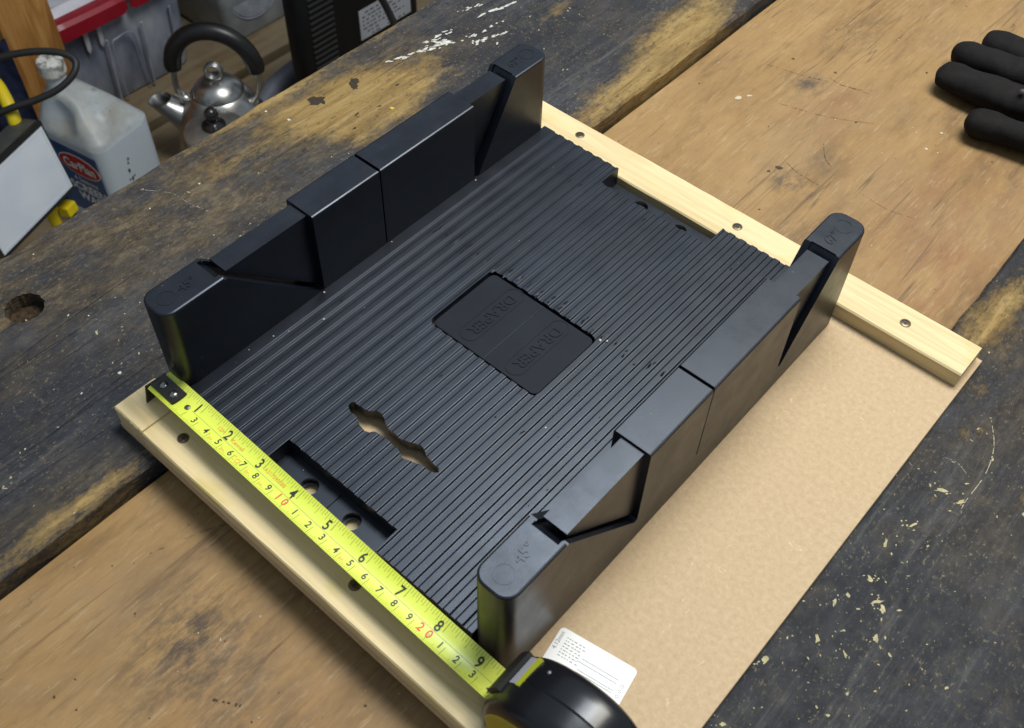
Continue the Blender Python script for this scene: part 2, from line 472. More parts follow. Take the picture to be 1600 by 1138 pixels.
wl = link("wall", box((-2.26, -1.6, -1.0), (-2.2, 2.6, 1.3)), plain("dark_shed_wall", (.05, .04, .032), .9, .2, var=.4, vs=8), None)
wl["kind"] = "structure"

# ================================================================== workbench
bench = thing("workbench", "old workbench of two black painted worn planks with a brown plywood sheet sunk between them", "workbench", (-.27, .3, -.85))
def plank_outline(x0, x1, y0, y1, seed, amp=.0007, step=.012):
    rnd = random.Random(seed); pts = []
    n = int((y1-y0)/step)
    w1 = [rnd.uniform(-1, 1) for _ in range(n+1)]; w2 = [rnd.uniform(-1, 1) for _ in range(n+1)]
    for k in range(n+1): pts.append((x1+amp*w1[k], y0+(y1-y0)*k/n))
    for k in range(n, -1, -1): pts.append((x0+amp*w2[k], y0+(y1-y0)*k/n))
    return pts
def plank(x0, x1, seed, hole=None):
    rnd = random.Random(seed+5)
    o = plank_outline(x0, x1, -.75, 1.5, seed)
    top = [(x+(0.0012+rnd.random()*.0016)*(1 if x < (x0+x1)/2 else -1), y) for x, y in o]
    bm = bmesh.new()
    def lp(pts, z): return [bm.verts.new((x, y, z)) for x, y in pts]
    A = lp(o, ZP-.05); B = lp(o, ZP-.0022); C = lp(top, ZP)
    n = len(o)
    for a, b in ((A, B), (B, C)):
        for k in range(n): bm.faces.new((a[k], a[(k+1) % n], b[(k+1) % n], b[k]))
    bm.faces.new(A)
    es = [bm.edges.get((C[k], C[(k+1) % n])) for k in range(n)]
    if hole:
        hx, hy, hr = hole
        ring = [(hx+hr*(1+.05*math.sin(3*k)+rnd.uniform(-.02, .02))*math.cos(2*PI*k/36), hy+hr*(1+.04*math.sin(2*k))*math.sin(2*PI*k/36)) for k in range(36)]
        r1 = lp(ring, ZP); r2_ = lp([(hx+(x-hx)*.95, hy+(y-hy)*.95) for x, y in ring], ZP-.014)
        m = len(ring)
        for k in range(m):
            es.append(bm.edges.new((r1[k], r1[(k+1) % m])))
            bm.faces.new((r1[k], r1[(k+1) % m], r2_[(k+1) % m], r2_[k]))
    bmesh.ops.triangle_fill(bm, use_beauty=True, use_dissolve=False, edges=es)
    return mesh_of(bm)
pl = part("plank", plank(-.502, -.311, 3, (-.4555, -.053, .0115)), PLANK_L, bench, label="worn black plank with a round dog hole and white paint smears")
pr = part("plank", plank(-.0352, .19, 4), PLANK_R, bench, label="blue black painted plank with cream flecks")
# rough plug sunk in the dog hole
bm = bmesh.new(); rings = []
for j in range(7):
    r = .0112*(j+.02)/6
    rings.append([(-.4555+r*math.cos(2*PI*k/26), -.053+r*math.sin(2*PI*k/26), ZP-.0095+.0028*(mnoise.noise(Vector((r*420*math.cos(2*PI*k/26), r*420*math.sin(2*PI*k/26), 3))))) for k in range(26)])
add_loft(bm, rings, True, False)
part("dog_hole_plug", mesh_of(bm), plain("rotten_wood", (.040, .026, .014), .9, .2, var=.6, vs=400, bump=.6), bench, smooth=60)
wp = part("well_panel", prism_z(plank_outline(-.3085, -.0355, -.75, 1.5, 9, .0003, .05), ZW-.012, ZW, .0005), PLY, bench, label="brown worn plywood sheet")
for x in (-.49, .1):
    for y in (-.65, 1.35):
        part("leg", box((x, y, -.85), (x+.08, y+.08, ZP-.0505), .003), plain("leg_wood", (.2, .13, .07), .7, var=.3, vs=20), bench)
for y in (-.64, 1.36):
    part("rail", box((-.4095, y, -.20), (.0995, y+.05, ZP-.0505), .003), plain("rail_wood", (.2, .13, .07), .7, var=.3, vs=20), bench)

# paint flecks, smears and specks lying on the planks
rf = random.Random(21)
bm = bmesh.new()
def scatter(bm, n, cx, cy, sx, sy, l0, l1, z, wr=(.25, .6), ang=PI/2, sa=.9, lim=None):
    for _ in range(n):
        x = rf.gauss(cx, sx); y = rf.gauss(cy, sy)
        if lim and not (lim[0] < x < lim[1]): continue
        L = l0*(l1/l0)**(rf.random()**2.2)
        fleck(bm, x, y, z+rf.uniform(0, .00006), L, L*rf.uniform(*wr), ang+rf.gauss(0, sa), rf)
LR = (-.03, .185)
scatter(bm, 240, .02, .12, .03, .10, .0002, .0018, ZP+.00012, lim=LR)
scatter(bm, 60, .01, .10, .02, .05, .0003, .0022, ZP+.00012, lim=LR)
scatter(bm, 90, .05, .2, .05, .09, .0002, .0014, ZP+.00012, lim=LR)
for (x, y, L, W, a) in [(.0062, .152, .0042, .0014, 1.9), (.0105, .128, .0040, .0016, 2.6), (.0035, .105, .0036, .0013, 1.9), (.0195, .120, .0044, .0012, .9), (.023, .118, .004, .0016, 2.3), (.007, .083, .0034, .0018, 2.0), (-.006, .058, .0036, .0022, .9), (.028, .102, .0043, .0015, 2.2), (.021, .085, .0036, .0010, 2.4), (.0115, .17, .005, .0012, 1.2), (.024, .2, .0045, .0012, 1.0), (-.004, .018, .0026, .0014, .6), (.013, .2, .006, .0014, .7)]:
    fleck(bm, x, y, ZP+.0002, L*.72, W*.72, a, rf)
    for _ in range(5): fleck(bm, x+rf.gauss(0, .003), y+rf.gauss(0, .003), ZP+.00015, L*rf.uniform(.08, .25), L*.1, a, rf)
pf = part("paint_fleck", mesh_of(bm), FLECK, pr, kind="stuff")
bm = bmesh.new()
LL = (-.498, -.314)
scatter(bm, 220, -.42, .05, .05, .14, .00015, .0012, ZP+.00012, lim=LL)
scatter(bm, 200, -.40, .38, .045, .10, .0002, .0014, ZP+.00012, lim=LL)
scatter(bm, 22, -.46, .05, .025, .10, .0005, .0026, ZP+.00012, lim=LL)
scatter(bm, 60, -.36, -.09, .03, .05, .0002, .0018, ZP+.00012, lim=LL)
part("paint_fleck", mesh_of(bm), FLECK_L, pl, kind="stuff")
bm = bmesh.new()
def streak(x0, y0, x1, y1, n, w, l, dens=1.0):
    for k in range(n):
        t = rf.random()
        if rf.random() > dens: continue
        x = x0+(x1-x0)*t+rf.gauss(0, w); y = y0+(y1-y0)*t
        a = math.atan2(y1-y0, x1-x0)
        fleck(bm, x, y, ZP+.0002+rf.uniform(0, .00008), rf.uniform(.3, 1)*l, rf.uniform(.0003, .0009), a+rf.gauss(0, .15), rf)
streak(-.470, .262, -.452, .312, 34, .0016, .0036)
streak(-.466, .295, -.462, .327, 13, .0018, .004)
streak(-.462, .302, -.452, .313, 26, .0020, .004)
streak(-.448, .318, -.442, .365, 12, .0012, .003)
streak(-.462, .345, -.449, .395, 14, .0008, .006)
streak(-.438, .325, -.430, .352, 18, .0007, .0032)
streak(-.475, .345, -.470, .365, 8, .001, .003)
for (x, y) in [(-.4395, .323), (-.4375, .326), (-.436, .324), (-.4405, .3245), (-.425, .335)]:
    fleck(bm, x, y, ZP+.0003, rf.uniform(.0012, .0022), rf.uniform(.0008, .0014), rf.uniform(0, 3), rf)
scatter(bm, 26, -.43, .0, .05, .12, .0005, .0015, ZP+.00012, (.5, .9), lim=LL)
part("white_paint_smear", mesh_of(bm), WHITEPAINT, pl, kind="stuff")
bm = bmesh.new()
for (x, y, L) in [(-.4739, .1958, .0058), (-.4702, .2277, .0040), (-.4680, .2265, .0030)]:
    for _ in range(3): fleck(bm, x+rf.gauss(0, .0008), y+rf.gauss(0, .001), ZP+.00016+rf.uniform(0, .00006), L, L*.85, rf.uniform(0, 3), rf)
for (x, y, L) in [(-.4420, .205, .003), (-.437, .222, .002), (-.432, .193, .0022), (-.445, .248, .0022)]: fleck(bm, x, y, ZP+.0002, L, L*.35, rf.uniform(.8, 1.8), rf)
part("knot", mesh_of(bm), plain("dark_knot", (.030, .021, .012), .7, .3, var=.5, vs=500), pl, kind="stuff")
bm = bmesh.new(); fleck(bm, -.4285, .2265, ZP+.0003, .0022, .0017, .3, rf)
part("yellow_paint_spot", mesh_of(bm), plain("yellow_paint", (.55, .40, .03), .5), pl)
# long fine scratches
bm = bmesh.new()
def scratch(pts, w, z):
    P = spline([(x+rf.gauss(0, .0004), y+rf.gauss(0, .0004), z) for x, y in pts], 14)
    w *= .75
    for k, (a, b) in enumerate(zip(P, P[1:])):
        t = (b-a).normalized(); nrm = Vector((-t.y, t.x, 0))*w*.5*(.4+.6*rf.random())
        if rf.random() < .3: continue
        bm.faces.new([bm.verts.new(q) for q in (a-nrm, b-nrm, b+nrm, a+nrm)])
scratch([(-.4895, .055), (-.472, .066), (-.455, .069), (-.441, .073)], .0006, ZP+.0002)
scratch([(-.462, -.115), (-.441, -.112), (-.423, -.108)], .0004, ZP+.0002)
part("scratch", mesh_of(bm), plain("scratch_grey", (.30, .27, .22), .7, .3), pl, kind="stuff")
bm = bmesh.new()
scratch([(.012, .262), (.021, .245), (.0265, .225), (.026, .20), (.0275, .193)], .0008, ZP+.0002)
scratch([(.005, .22), (.012, .221), (.02, .217)], .0005, ZP+.0002)
part("scratch", mesh_of(bm), plain("scratch_cream", (.34, .30, .20), .7, .3), pr, kind="stuff")
# specks, dents and scratches on the plywood
bm = bmesh.new()
for _ in range(130):
    x, y = rf.uniform(-.3, -.04), rf.choice([rf.uniform(-.2, -.06), rf.uniform(.3, .72), rf.uniform(.3, .72)])
    L = .00028*(4**(rf.random()**2))
    fleck(bm, x, y, ZW+.00015, L, L*rf.uniform(.5, 1), rf.uniform(0, 3), rf)
for (x, y, L) in [(-.1955, .374, .0033), (-.1985, .366, .0016), (-.222, .497, .0015), (-.18, .455, .0012), (-.17, .545, .0014), (-.255, .49, .0015)]:
    fleck(bm, x, y, ZW+.0002, L, L*.7, .6, rf)
scratch([(-.268, .47), (-.24, .476), (-.215, .485), (-.19, .492)], .00035, ZW+.0002)
scratch([(-.235, .435), (-.2, .446), (-.17, .463)], .00035, ZW+.0002)
scratch([(-.222, .488), (-.21, .487), (-.196, .492)], .0005, ZW+.0002)
scratch([(-.20, .385), (-.185, .379), (-.165, .377)], .0004, ZW+.0002)
scratch([(-.14, .39), (-.118, .388), (-.1, .392)], .0003, ZW+.0002)
scratch([(-.185, .418), (-.176, .405), (-.165, .398)], .0007, ZW+.0002)
scratch([(-.275, -.1), (-.262, -.07), (-.255, -.06)], .0004, ZW+.0002)
scratch([(-.19, -.127), (-.178, -.12)], .0022, ZW+.0002)
part("dark_speck", mesh_of(bm), plain("brown_specks", (.05, .032, .02), .7, .3), wp, kind="stuff")
bm = bmesh.new()
for _ in range(120):
    x, y = rf.uniform(-.3, -.04), rf.choice([rf.uniform(-.2, -.06), rf.uniform(.3, .72), rf.uniform(.3, .72)])
    L = .00022*(3**(rf.random()**2))
    fleck(bm, x, y, ZW+.00015, L*1.4, L*rf.uniform(.4, .9), PI/2+rf.gauss(0, .8), rf)
for (x, y, L) in [(-.128, .487, .0014), (-.142, .475, .0009), (-.128, .463, .0016), (-.12, .465, .001), (-.26, .42, .003), (-.255, .428, .0022)]:
    fleck(bm, x, y, ZW+.0002, L, L*.7, .6, rf)
part("sawdust_speck", mesh_of(bm), plain("sawdust_cream", (.46, .40, .29), .7, .3), wp, kind="stuff")

# ================================================================== bench hook board: fibreboard and two pine battens
hook = thing("bench_hook", "fibreboard base with a pale pine batten screwed along its front and back edges", "bench hook", (-.177, .11, ZP))
part("base_panel", prism_z([(-.3415, -.0655), (-.0098, -.0655), (-.0098, .2935), (-.3415, .2935)], ZP, 0, .0004), MDF, hook)
def batten_mesh(x0, x1, y0, y1, z1, seed):
    rnd = random.Random(seed); n = 30
    rings = []
    for k in range(n+1):
        x = x0+(x1-x0)*k/n
        q = lambda: rnd.uniform(-.00018, .00018)
        rings.append([(x, y0+q(), .0001), (x, y0+q(), z1-.0009), (x, y0+.0008+q(), z1), (x, y1-.0008+q(), z1), (x, y1+q(), z1-.0009), (x, y1+q(), .0001)])
    return loft(rings)
b1 = part("batten", batten_mesh(-.3195, -.0135, -.0647, -.0374, HB-.0006, 1), PINE, hook, smooth=30, label="front pine batten under the tape measure")
part("batten_block", batten_mesh(-.3436, -.3197, -.0645, -.0376, HB+.0006, 2), PINE, b1, smooth=30)
b2 = part("batten", batten_mesh(-.3436, -.0133, .2650, .2922, HB, 3), PINE, hook, smooth=30, label="back pine batten along the far edge")
part("packing_strip", box((-.268, -.0060, 0.0002), (-.157, .058, HF-.0105), .0006), MDF, hook)
part("packing_strip", box((-.2505, -.0302, 0.0002), (-.1775, -.0202, .0022), .0004), PINE, hook)
SCREW = Mat("dull_brass_screw", .38, .5, 1.0); SCREW.col(SCREW.ramp(SCREW.noise(900, det=3), [(.3, (.07, .06, .04)), (.7, (.17, .145, .10))])); SCREW = SCREW.m
RECESS_SHADE = plain("screw_recess_shade", (.02, .017, .012), .7)
def screw(x, y, z, parent, ang):
    a, wd = .0015, .0004
    cr = [(wd, wd), (a, wd), (a, -wd), (wd, -wd), (wd, -a), (-wd, -a), (-wd, -wd), (-a, -wd), (-a, wd), (-wd, wd), (-wd, a), (wd, a)]
    ca, sa = math.cos(ang), math.sin(ang)
    cr = [(x+u*ca-v*sa, y+u*sa+v*ca) for u, v in cr]
    s = part("screw", lathe([(.0027, -.0004), (.0027, .00005), (.0024, .00018), (.0012, .00022)], (x, y, z), 22), SCREW, parent, smooth=40)
    part("screw_recess_shade", prism_z(cr, z+.0001, z+.00026), RECESS_SHADE, s)  # thin dark cross on the head paints in the shade of the driver recess
    part("countersink", plate_holes(circle(x, y, .0033, 24), [circle(x, y, .00275, 24)], z-.0005, z+.00012), plain("bruised_wood", (.16, .10, .045), .8), s)
for (x, y, a) in [(-.3009, -.0519, .3), (-.1725, -.0495, .9)]: screw(x, y, HB-.0006, b1, a)
for (x, y, a) in [(-.3012, .2805, .5), (-.1726, .2789, 1.1), (-.0552, .2785, .2)]: screw(x, y, HB, b2, a)

# ================================================================== mitre box
mb = thing("mitre_box", "black plastic mitre box with ribbed floor and two slotted side walls", "mitre box", (-.215, .115, 0))
# --- floor: ribbed profile along Y
prof = [(XLI-.001, .0012), (XLI-.001, HF)]
x = -.3095
RH = .00082
def rr(px, pz, qx, qz): return [(px, pz), (qx, qz)]
k = 0
while True:
    xk = -.3095+.008*k
    if xk > -.116: break
    prof += [(xk-.0003, HF), (xk-.00012, HF-.00004), (xk+.00004, HF-.00014), (xk+.00062, HF-RH+.00014), (xk+.00078, HF-RH+.00004), (xk+.00096, HF-RH)]
    nx = xk+.008
    if nx > -.116:
        break
    prof += [(nx-.0046, HF-RH), (nx-.0044, HF-RH+.00006), (nx-.0038, HF-.00008), (nx-.0035, HF)]
    k += 1
prof += [(-.1150, HF-RH), (-.1142, HF), (XRI+.001, HF), (XRI+.001, .0012)]
floor_me = loft([[(px, Y0, pz) for px, pz in prof], [(px, Y1, pz) for px, pz in prof]])
slot_pts = [(-.2469, .0189), (-.2462, .0163), (-.2430, .0150), (-.2385, .0148), (-.2358, .0140), (-.2335, .0122), (-.2290, .0115), (-.2262, .0126), (-.2240, .0146), (-.2200, .0154), (-.2130, .0155), (-.2078, .0150), (-.2050, .0140), (-.2015, .0128), (-.1985, .0138), (-.1960, .0152), (-.1900, .0163), (-.1838, .0170), (-.1822, .0187), (-.1838, .0206), (-.1900, .0212), (-.1945, .0222), (-.1965, .0236), (-.2005, .0245), (-.2040, .0236), (-.2065, .0216), (-.2120, .0205), (-.2200, .0208), (-.2245, .0222), (-.2268, .0240), (-.2300, .0250), (-.2332, .0244), (-.2356, .0224), (-.2385, .0208), (-.2430, .0208), (-.2460, .0205)]
cuts = [
    prism_z(rrect(-.2560, -.1767, .0874, .1422, .0042, 4), HF-.0052, .03),
    box((-.2535, Y0-.01, .0088), (-.1745, -.0182, .03)),
    box((-.2556, .2450, .0062), (-.1745, Y1+.01, .03)),
    box((-.27, -.008, -.01), (-.155, .06, HF-.0058)),
    box((-.2515, -.0310, -.01), (-.1765, -.0195, .0045)),
    prism_z(slot_pts, .005, .03),
]
pad_holes = [(-.2304, -.0268), (-.1995, -.0264), (-.2312, .2562), (-.2004, .2555)]
for (hx, hy) in pad_holes:
    zz = .0088 if hy < 0 else .0062
    cuts.append(prism_z(circle(hx, hy, .0050, 28), zz-.0035, .03))
    cuts.append(prism_z(circle(hx, hy, .0036, 20), -.01, .03))
cuts.append(box((-.21465, Y0-.01, .0078), (-.21405, -.019, .012)))
cuts.append(box((-.2160, .2470, .0056), (-.2156, Y1+.01, .01)))
mfloor = part("ribbed_floor", cut(floor_me, cuts), BLACK, mb)
# --- logo panel with raised lettering
lp_ = part("logo_panel", prism_z(rrect(-.2544, -.1778, .0887, .1407, .0037, 4), HF-.0053, HF-.0013, .0003), MATTE, mb)
ms = []
ZL = HF-.0013
for cx, cy in ((-.2335, .1165), (-.1985, .1155)):
    t = text_mesh("DRAPER", .0098, .00022, .00012)
    place(t, (cx, cy, ZL+.0002), (0, -1, 0), (1, 0, 0), 1.02); part('raised_lettering', t, MATTE, lp_)
    hw, hl = .0062, .0245
    o = []
    for k in range(25): a = PI*k/24; o.append((cx+hw*math.cos(a), cy+(hl-hw)+hw*math.sin(a)))
    for k in range(25): a = PI+PI*k/24; o.append((cx+hw*math.cos(a), cy-(hl-hw)+hw*math.sin(a)))
    part('oval_border', plate_holes(o, [inset_poly(o, .0006)], ZL-.0001, ZL+.00025), MATTE, lp_)
part("centre_seam", box((-.2158, .0890, ZL-.0001), (-.2154, .1405, ZL+.00025)), BLACK, lp_)

# --- side walls
def side_wall(x0, x1, inner):
    outl = rrect(x0, x1, Y0, Y1, .0075, 7)
    base = prism_z(outl, .0008, H, .0011)
    c = []
    eps = .004
    lo, hi = (x0, x1)
    outer_is_hi = inner < (x0+x1)/2
    dO, dI = .0035, .0048
    # shallow triangular pockets in both faces, front (45 degrees) and back
    A = [(.0050, H+.004), (.0645, H+.004), (.0645, .0205), (.0625, .0195), (.0050, H-.0005)]
    B = [(.1925, H+.004), (.2310, H+.004), (.2310, H), (.1952, .0183), (.1925, .0183)]
    for tri in (A, B):
        if outer_is_hi:
            c.append(prism_x(tri, hi-dO, hi+eps)); c.append(prism_x(tri, lo-eps, lo+dI))
        else:
            c.append(prism_x(tri, lo-eps, lo+dO)); c.append(prism_x(tri, hi-dI, hi+eps))
    # the thinner stretches stand a little lower
    c.append(box((lo-eps, .0046, H-.0016), (hi+eps, .0645, H+.01)))
    c.append(box((lo-eps, .1925, H-.0016), (hi+eps, .2285, H+.01)))
    # saw slots through the core
    a, b = (lo+dI-.0009, hi-dO+.0009) if outer_is_hi else (lo+dO-.0009, hi-dI+.0009)
    c.append(prism_x([(.0018, H+.003), (.0018, H-.001), (.0585, .0212), (.0645, .0212), (.0090, H-.0036), (.0090, H+.003)], a, b))
    c.append(prism_x([(.2262, H+.003), (.2262, H-.003), (.1928, .0212), (.1962, .0212), (.2318, H-.001), (.2318, H+.003)], a, b))
    # straight middle slot, wider at its mouth
    c.append(box((lo-eps, .1143, .0207), (hi+eps, .1153, H+.01)))
    c.append(box((lo+.0006, .1138, H-.006), (hi-.0006, .1158, H+.01)))
    return cut(base, c)
for (x0, x1, inn, lab) in ((XL, XLI, XLI, "far side wall"), (XRI, XR, XRI, "near side wall")):
    sw = part("side_wall", side_wall(x0, x1, inn), BLACK, mb, smooth=15)
    xm = (x0+x1)/2
    ms = []
    for (txt, yc, yr) in (("45°", -.0105, -.0235), ("67°", .2415, .2530)):
        t = text_mesh(txt, .0078, .00018, .0001); place(t, (xm, yc, H+.00012), (0, 1, 0), (-1, 0, 0)); part('angle_marking', t, BLACK, sw)
        o = circle(xm, yr, .0052 if yr > 0 else .0050, 30)
        part('raised_ring', plate_holes(o, [circle(xm, yr, .0047 if yr > 0 else .0045, 30)], H-.0001, H+.00016), BLACK, sw)
# sawdust and white specks lying in the box
bm = bmesh.new()
for (x, y, L) in [(-.3005, .0485, .0011), (-.3085, .0295, .0006), (-.312, .0215, .0007), (-.3155, .0625, .0012), (-.3160, .1175, .0008), (-.3158, .192, .0010), (-.1752, .1418, .0016), (-.172, .1440, .0010), (-.1595, .0760, .0010), (-.240, -.0225, .0006), (-.3145, .006, .0005), (-.29, .07, .0005), (-.26, .17, .0005), (-.2875, .235, .0005)]:
    r = bmesh.ops.create_icosphere(bm, subdivisions=1, radius=L*.62)
    z = HF if y > -.02 else .0088
    for v in r["verts"]: v.co = Vector((v.co.x*rf.uniform(.6, 1.2)+x, v.co.y*rf.uniform(.6, 1.2)+y, v.co.z*.5+z+L*.2))
part("sawdust", mesh_of(bm), plain("sawdust_white", (.55, .52, .46), .8, .2), mb, kind="stuff")

bm = bmesh.new(); bm2 = bmesh.new()
def rib_top(k): return -.3095+.008*k-.0018
for k in range(1, 25):
    xc = rib_top(k)
    for yy, pr_, n in ((.1450, .9, 3), (.0640, .45, 1), (.2350, .25, 1)):
        if yy < .16 and -.257 < xc < -.176 and yy > .08: yy = .1450
        for _ in range(n):
            if rf.random() < pr_:
                fleck(bm if rf.random() < .72 else bm2, xc+rf.uniform(-.0007, .0007), yy+rf.gauss(0, .0022), HF+.00006, rf.uniform(.0006, .0026), rf.uniform(.0003, .0007), PI/2+rf.gauss(0, .12), rf)
    for _ in range(3):
        yy = rf.uniform(.03, .25)
        if -.26 < xc < -.17 and (yy < .03 or .085 < yy < .144 or yy > .24): continue
        fleck(bm if rf.random() < .6 else bm2, xc+rf.uniform(-.0009, .0009), yy, HF+.00006, rf.uniform(.0003, .0012), .0003, PI/2+rf.gauss(0, .3), rf)
part("saw_scuff", mesh_of(bm), plain("scuffed_dark_plastic", (.002, .002, .003), .75, .15), mb, kind="stuff")
part("saw_scuff", mesh_of(bm2), plain("scuffed_grey_plastic", (.055, .06, .075), .6, .3), mb, kind="stuff")

# ================================================================== tape measure
tp = thing("tape_measure", "black tape measure with its yellow blade pulled out across the mitre box front", "tape measure", (-.05, -.042, HB))
XT0 = -.3275
def blade(s, t):
    """s: distance along the blade from its zero end, t: across"""
    u = s/.245
    yc = -.0402-.0045*u
    z = .0206+.0010*u+.0006*math.sin(u*PI*1.0)+.0006*math.sin(u*7)
    return Vector((XT0+s, yc+t, z+24*t*t))
HWB = .0079
def strip(s0, s1, t0, t1, dz=0.0, ns=60, nt=10):
    v, f = [], []
    for i in range(ns+1):
        for j in range(nt+1):
            v.append(blade(s0+(s1-s0)*i/ns, t0+(t1-t0)*j/nt)+Vector((0, 0, dz)))
    for i in range(ns):
        for j in range(nt):
            a = i*(nt+1)+j; f.append((a, a+nt+1, a+nt+2, a+1))
    return v, f
v, f = strip(-.006, .2445, -HWB, HWB)
for i in range(11):                      # rounded zero end
    t = -HWB+2*HWB*i/10
    v[i] = blade(-.0062+.0018*(abs(t)/HWB)**4, t)
n0 = len(v)
v2 = [p-Vector((0, 0, .00022)) for p in v]
f2 = [tuple(reversed([q+n0 for q in fc])) for fc in f]
TAPEY = Mat("yellow_tape_enamel", .33, .5)
TAPEY.col(TAPEY.ramp(TAPEY.noise(50, (.3, 1, 1), det=3), [(.3, (.57, .66, .055)), (.7, (.67, .74, .11))]))
TAPEY = TAPEY.m
bl = part("blade", pydata(v+v2, f+f2), TAPEY, tp, smooth=40)
INK = plain("black_print", (.02, .02, .015), .5)
RED = plain("red_print", (.62, .07, .03), .5)
ORANGE = plain("orange_print", (.70, .30, .05), .5)
def on_blade(me, s, t, sx=1.0):
    for vv in me.vertices:
        p = blade(s+vv.co.x*sx, t+vv.co.y); vv.co = p+Vector((0, 0, .00016))
    return me
bm = bmesh.new()
def tick(s, t0, t1, wd):
    P = []
    for j in range(3):
        t = t0+(t1-t0)*j/2; P.append(t)
    for a, b in zip(P, P[1:]):
        bm.faces.new([bm.verts.new(blade(q, t)+Vector((0, 0, .00013))) for q, t in ((s-wd/2, a), (s+wd/2, a), (s+wd/2, b), (s-wd/2, b))])
INO = .0032; CMO = .0026           # where a graduation stands after its numeral's middle
for i in range(1, 16*9+12):
    s = .0254*i/16+INO
    if s > .2425: break
    L = .0062 if i % 16 == 0 else (.0050 if i % 8 == 0 else (.0042 if i % 4 == 0 else (.0034 if i % 2 == 0 else .0026)))
    tick(s, HWB-.0002, HWB-L, .00019 if i % 16 else .0003)
for i in range(1, 245):
    s = .001*i+CMO
    if s > .2425: break
    L = .0052 if i % 10 == 0 else (.0026 if i % 5 == 0 else .0018)
    tick(s, -HWB+.0002, -HWB+L, .00015 if i % 10 else .00026)
part("graduation", mesh_of(bm), plain("grey_print", (.20, .22, .04), .5), bl, kind="stuff")
v, f = strip(.024, .244, -.0006, -.00042, .00012, 40, 1)
part("centre_line", pydata(v, f), plain("line_print", (.28, .30, .05), .5), bl)
for i in range(1, 10): part("numeral", on_blade(text_mesh(str(i), .0078, 0, .00013), .0254*i, .0024, .86), INK, bl)
for i in range(3, 25):
    if i not in (10, 20): part("numeral", on_blade(text_mesh(str(i % 10), .0054, 0, .00007), .010*i, -.0036, .95), INK, bl)
for ch, q, t, z in (("1", .0975, -.0034, .0060), ("0", .1022, -.0034, .0060), ("2", .1972, -.0034, .0062), ("0", .2026, -.0034, .0062)):
    part("red_numeral", on_blade(text_mesh(ch, z, 0, .00008), q, t), RED, bl)
ms = [on_blade(text_mesh("C", .0042), .0634, -.0040, .8), on_blade(text_mesh("CE", .0042), .0668, -.0044, .7), on_blade(text_mesh("12M", .0032), .0455, .0022), on_blade(text_mesh("Kennell", .0032), .0590, .0020), on_blade(text_mesh("A317090088", .0030), .0880, .0024)]
ms += [on_blade(text_mesh("2m", .0026), q, -.0050) for q in (.0452, .0552, .0752, .0852, .1452)]
part("small_print", join(ms), ORANGE, bl, kind="stuff")
# end hook
HOOKM = plain("black_steel", (.018, .017, .016), .32, .6)
hk = []
v, f = strip(-.0068, .0140, -.0052, .0042, .0005, 8, 6)
hk.append(pydata(v, f)); v, f = strip(-.0068, .0140, -.0052, .0042, .0010, 8, 6); hk.append(pydata(v, f))
bm = bmesh.new()                              # bent end plate of the hook
q0 = [(-.3334, -.0480, .0222), (-.3334, -.0352, .0214), (-.3320, -.0352, .0121), (-.3320, -.0512, .0121)]
add_loft(bm, [[(a-.0009, b, c) for a, b, c in q0], q0])
hk.append(mesh_of(bm))
hook_ob = part("end_hook", join(hk), HOOKM, bl, smooth=30)
RIV = plain("steel_rivet", (.30, .29, .27), .28, .5, 1.0)
for s, t in ((-.0005, -.0006), (.0085, -.0008)):
    p = blade(s, t)
    part("rivet", lathe([(.0024, 0), (.0024, .0005), (.0019, .0010), (.0008, .0013)], (p.x, p.y, p.z+.0009), 20), RIV, bl, smooth=50)
p = blade(.0205, -.0008)
part("rivet", lathe([(.0017, 0), (.0016, .0003), (.0008, .0006)], (p.x, p.y, p.z+.0001), 16), plain("dull_rivet", (.12, .11, .10), .4, .5, .8), bl, smooth=50)
# case
CASE = Mat("glossy_black_case", .27, .42); CASE.col((.0055, .006, .008)); CASE.bump(CASE.noise(160, det=3), .06, .0006); CASE = CASE.m
cp = [(-.0835, HB), (-.0850, .0150), (-.0852, .0230), (-.0838, .0300), (-.0800, .0380), (-.0735, .0460), (-.0650, .0520), (-.0550, .0560), (-.0450, .0580), (-.0360, .0575), (-.0280, .0540), (-.0215, .0480), (-.0170, .0400), (-.0145, .0300), (-.0135, .0200), (-.0140, .0135), (-.0165, HB)]
cps = [(p.x, p.y) for p in spline([(a, b, 0) for a, b in cp], 4)]
yn, yf = -.0590, -.0262
def ring(y, d): return [(px, y, max(pz, HB)) for px, pz in inset_poly(cps, d)]
case_me = loft([ring(yn, .0060), ring(yn+.0006, .0036), ring(yn+.0022, .0016), ring(yn+.005, .0004), ring(yn+.009, 0), ring((yn+yf)/2-.0006, -.0003), ring((yn+yf)/2, .0001), ring((yn+yf)/2+.0006, -.0003), ring(yf-.009, 0), ring(yf-.005, .0004), ring(yf-.0022, .0016), ring(yf-.0006, .0036), ring(yf, .0060)])
mouth_cut = box((-.095, -.0545, .0165), (-.078, -.0335, .0262))
case = part("case", cut(case_me, [mouth_cut]), CASE, tp, smooth=35)
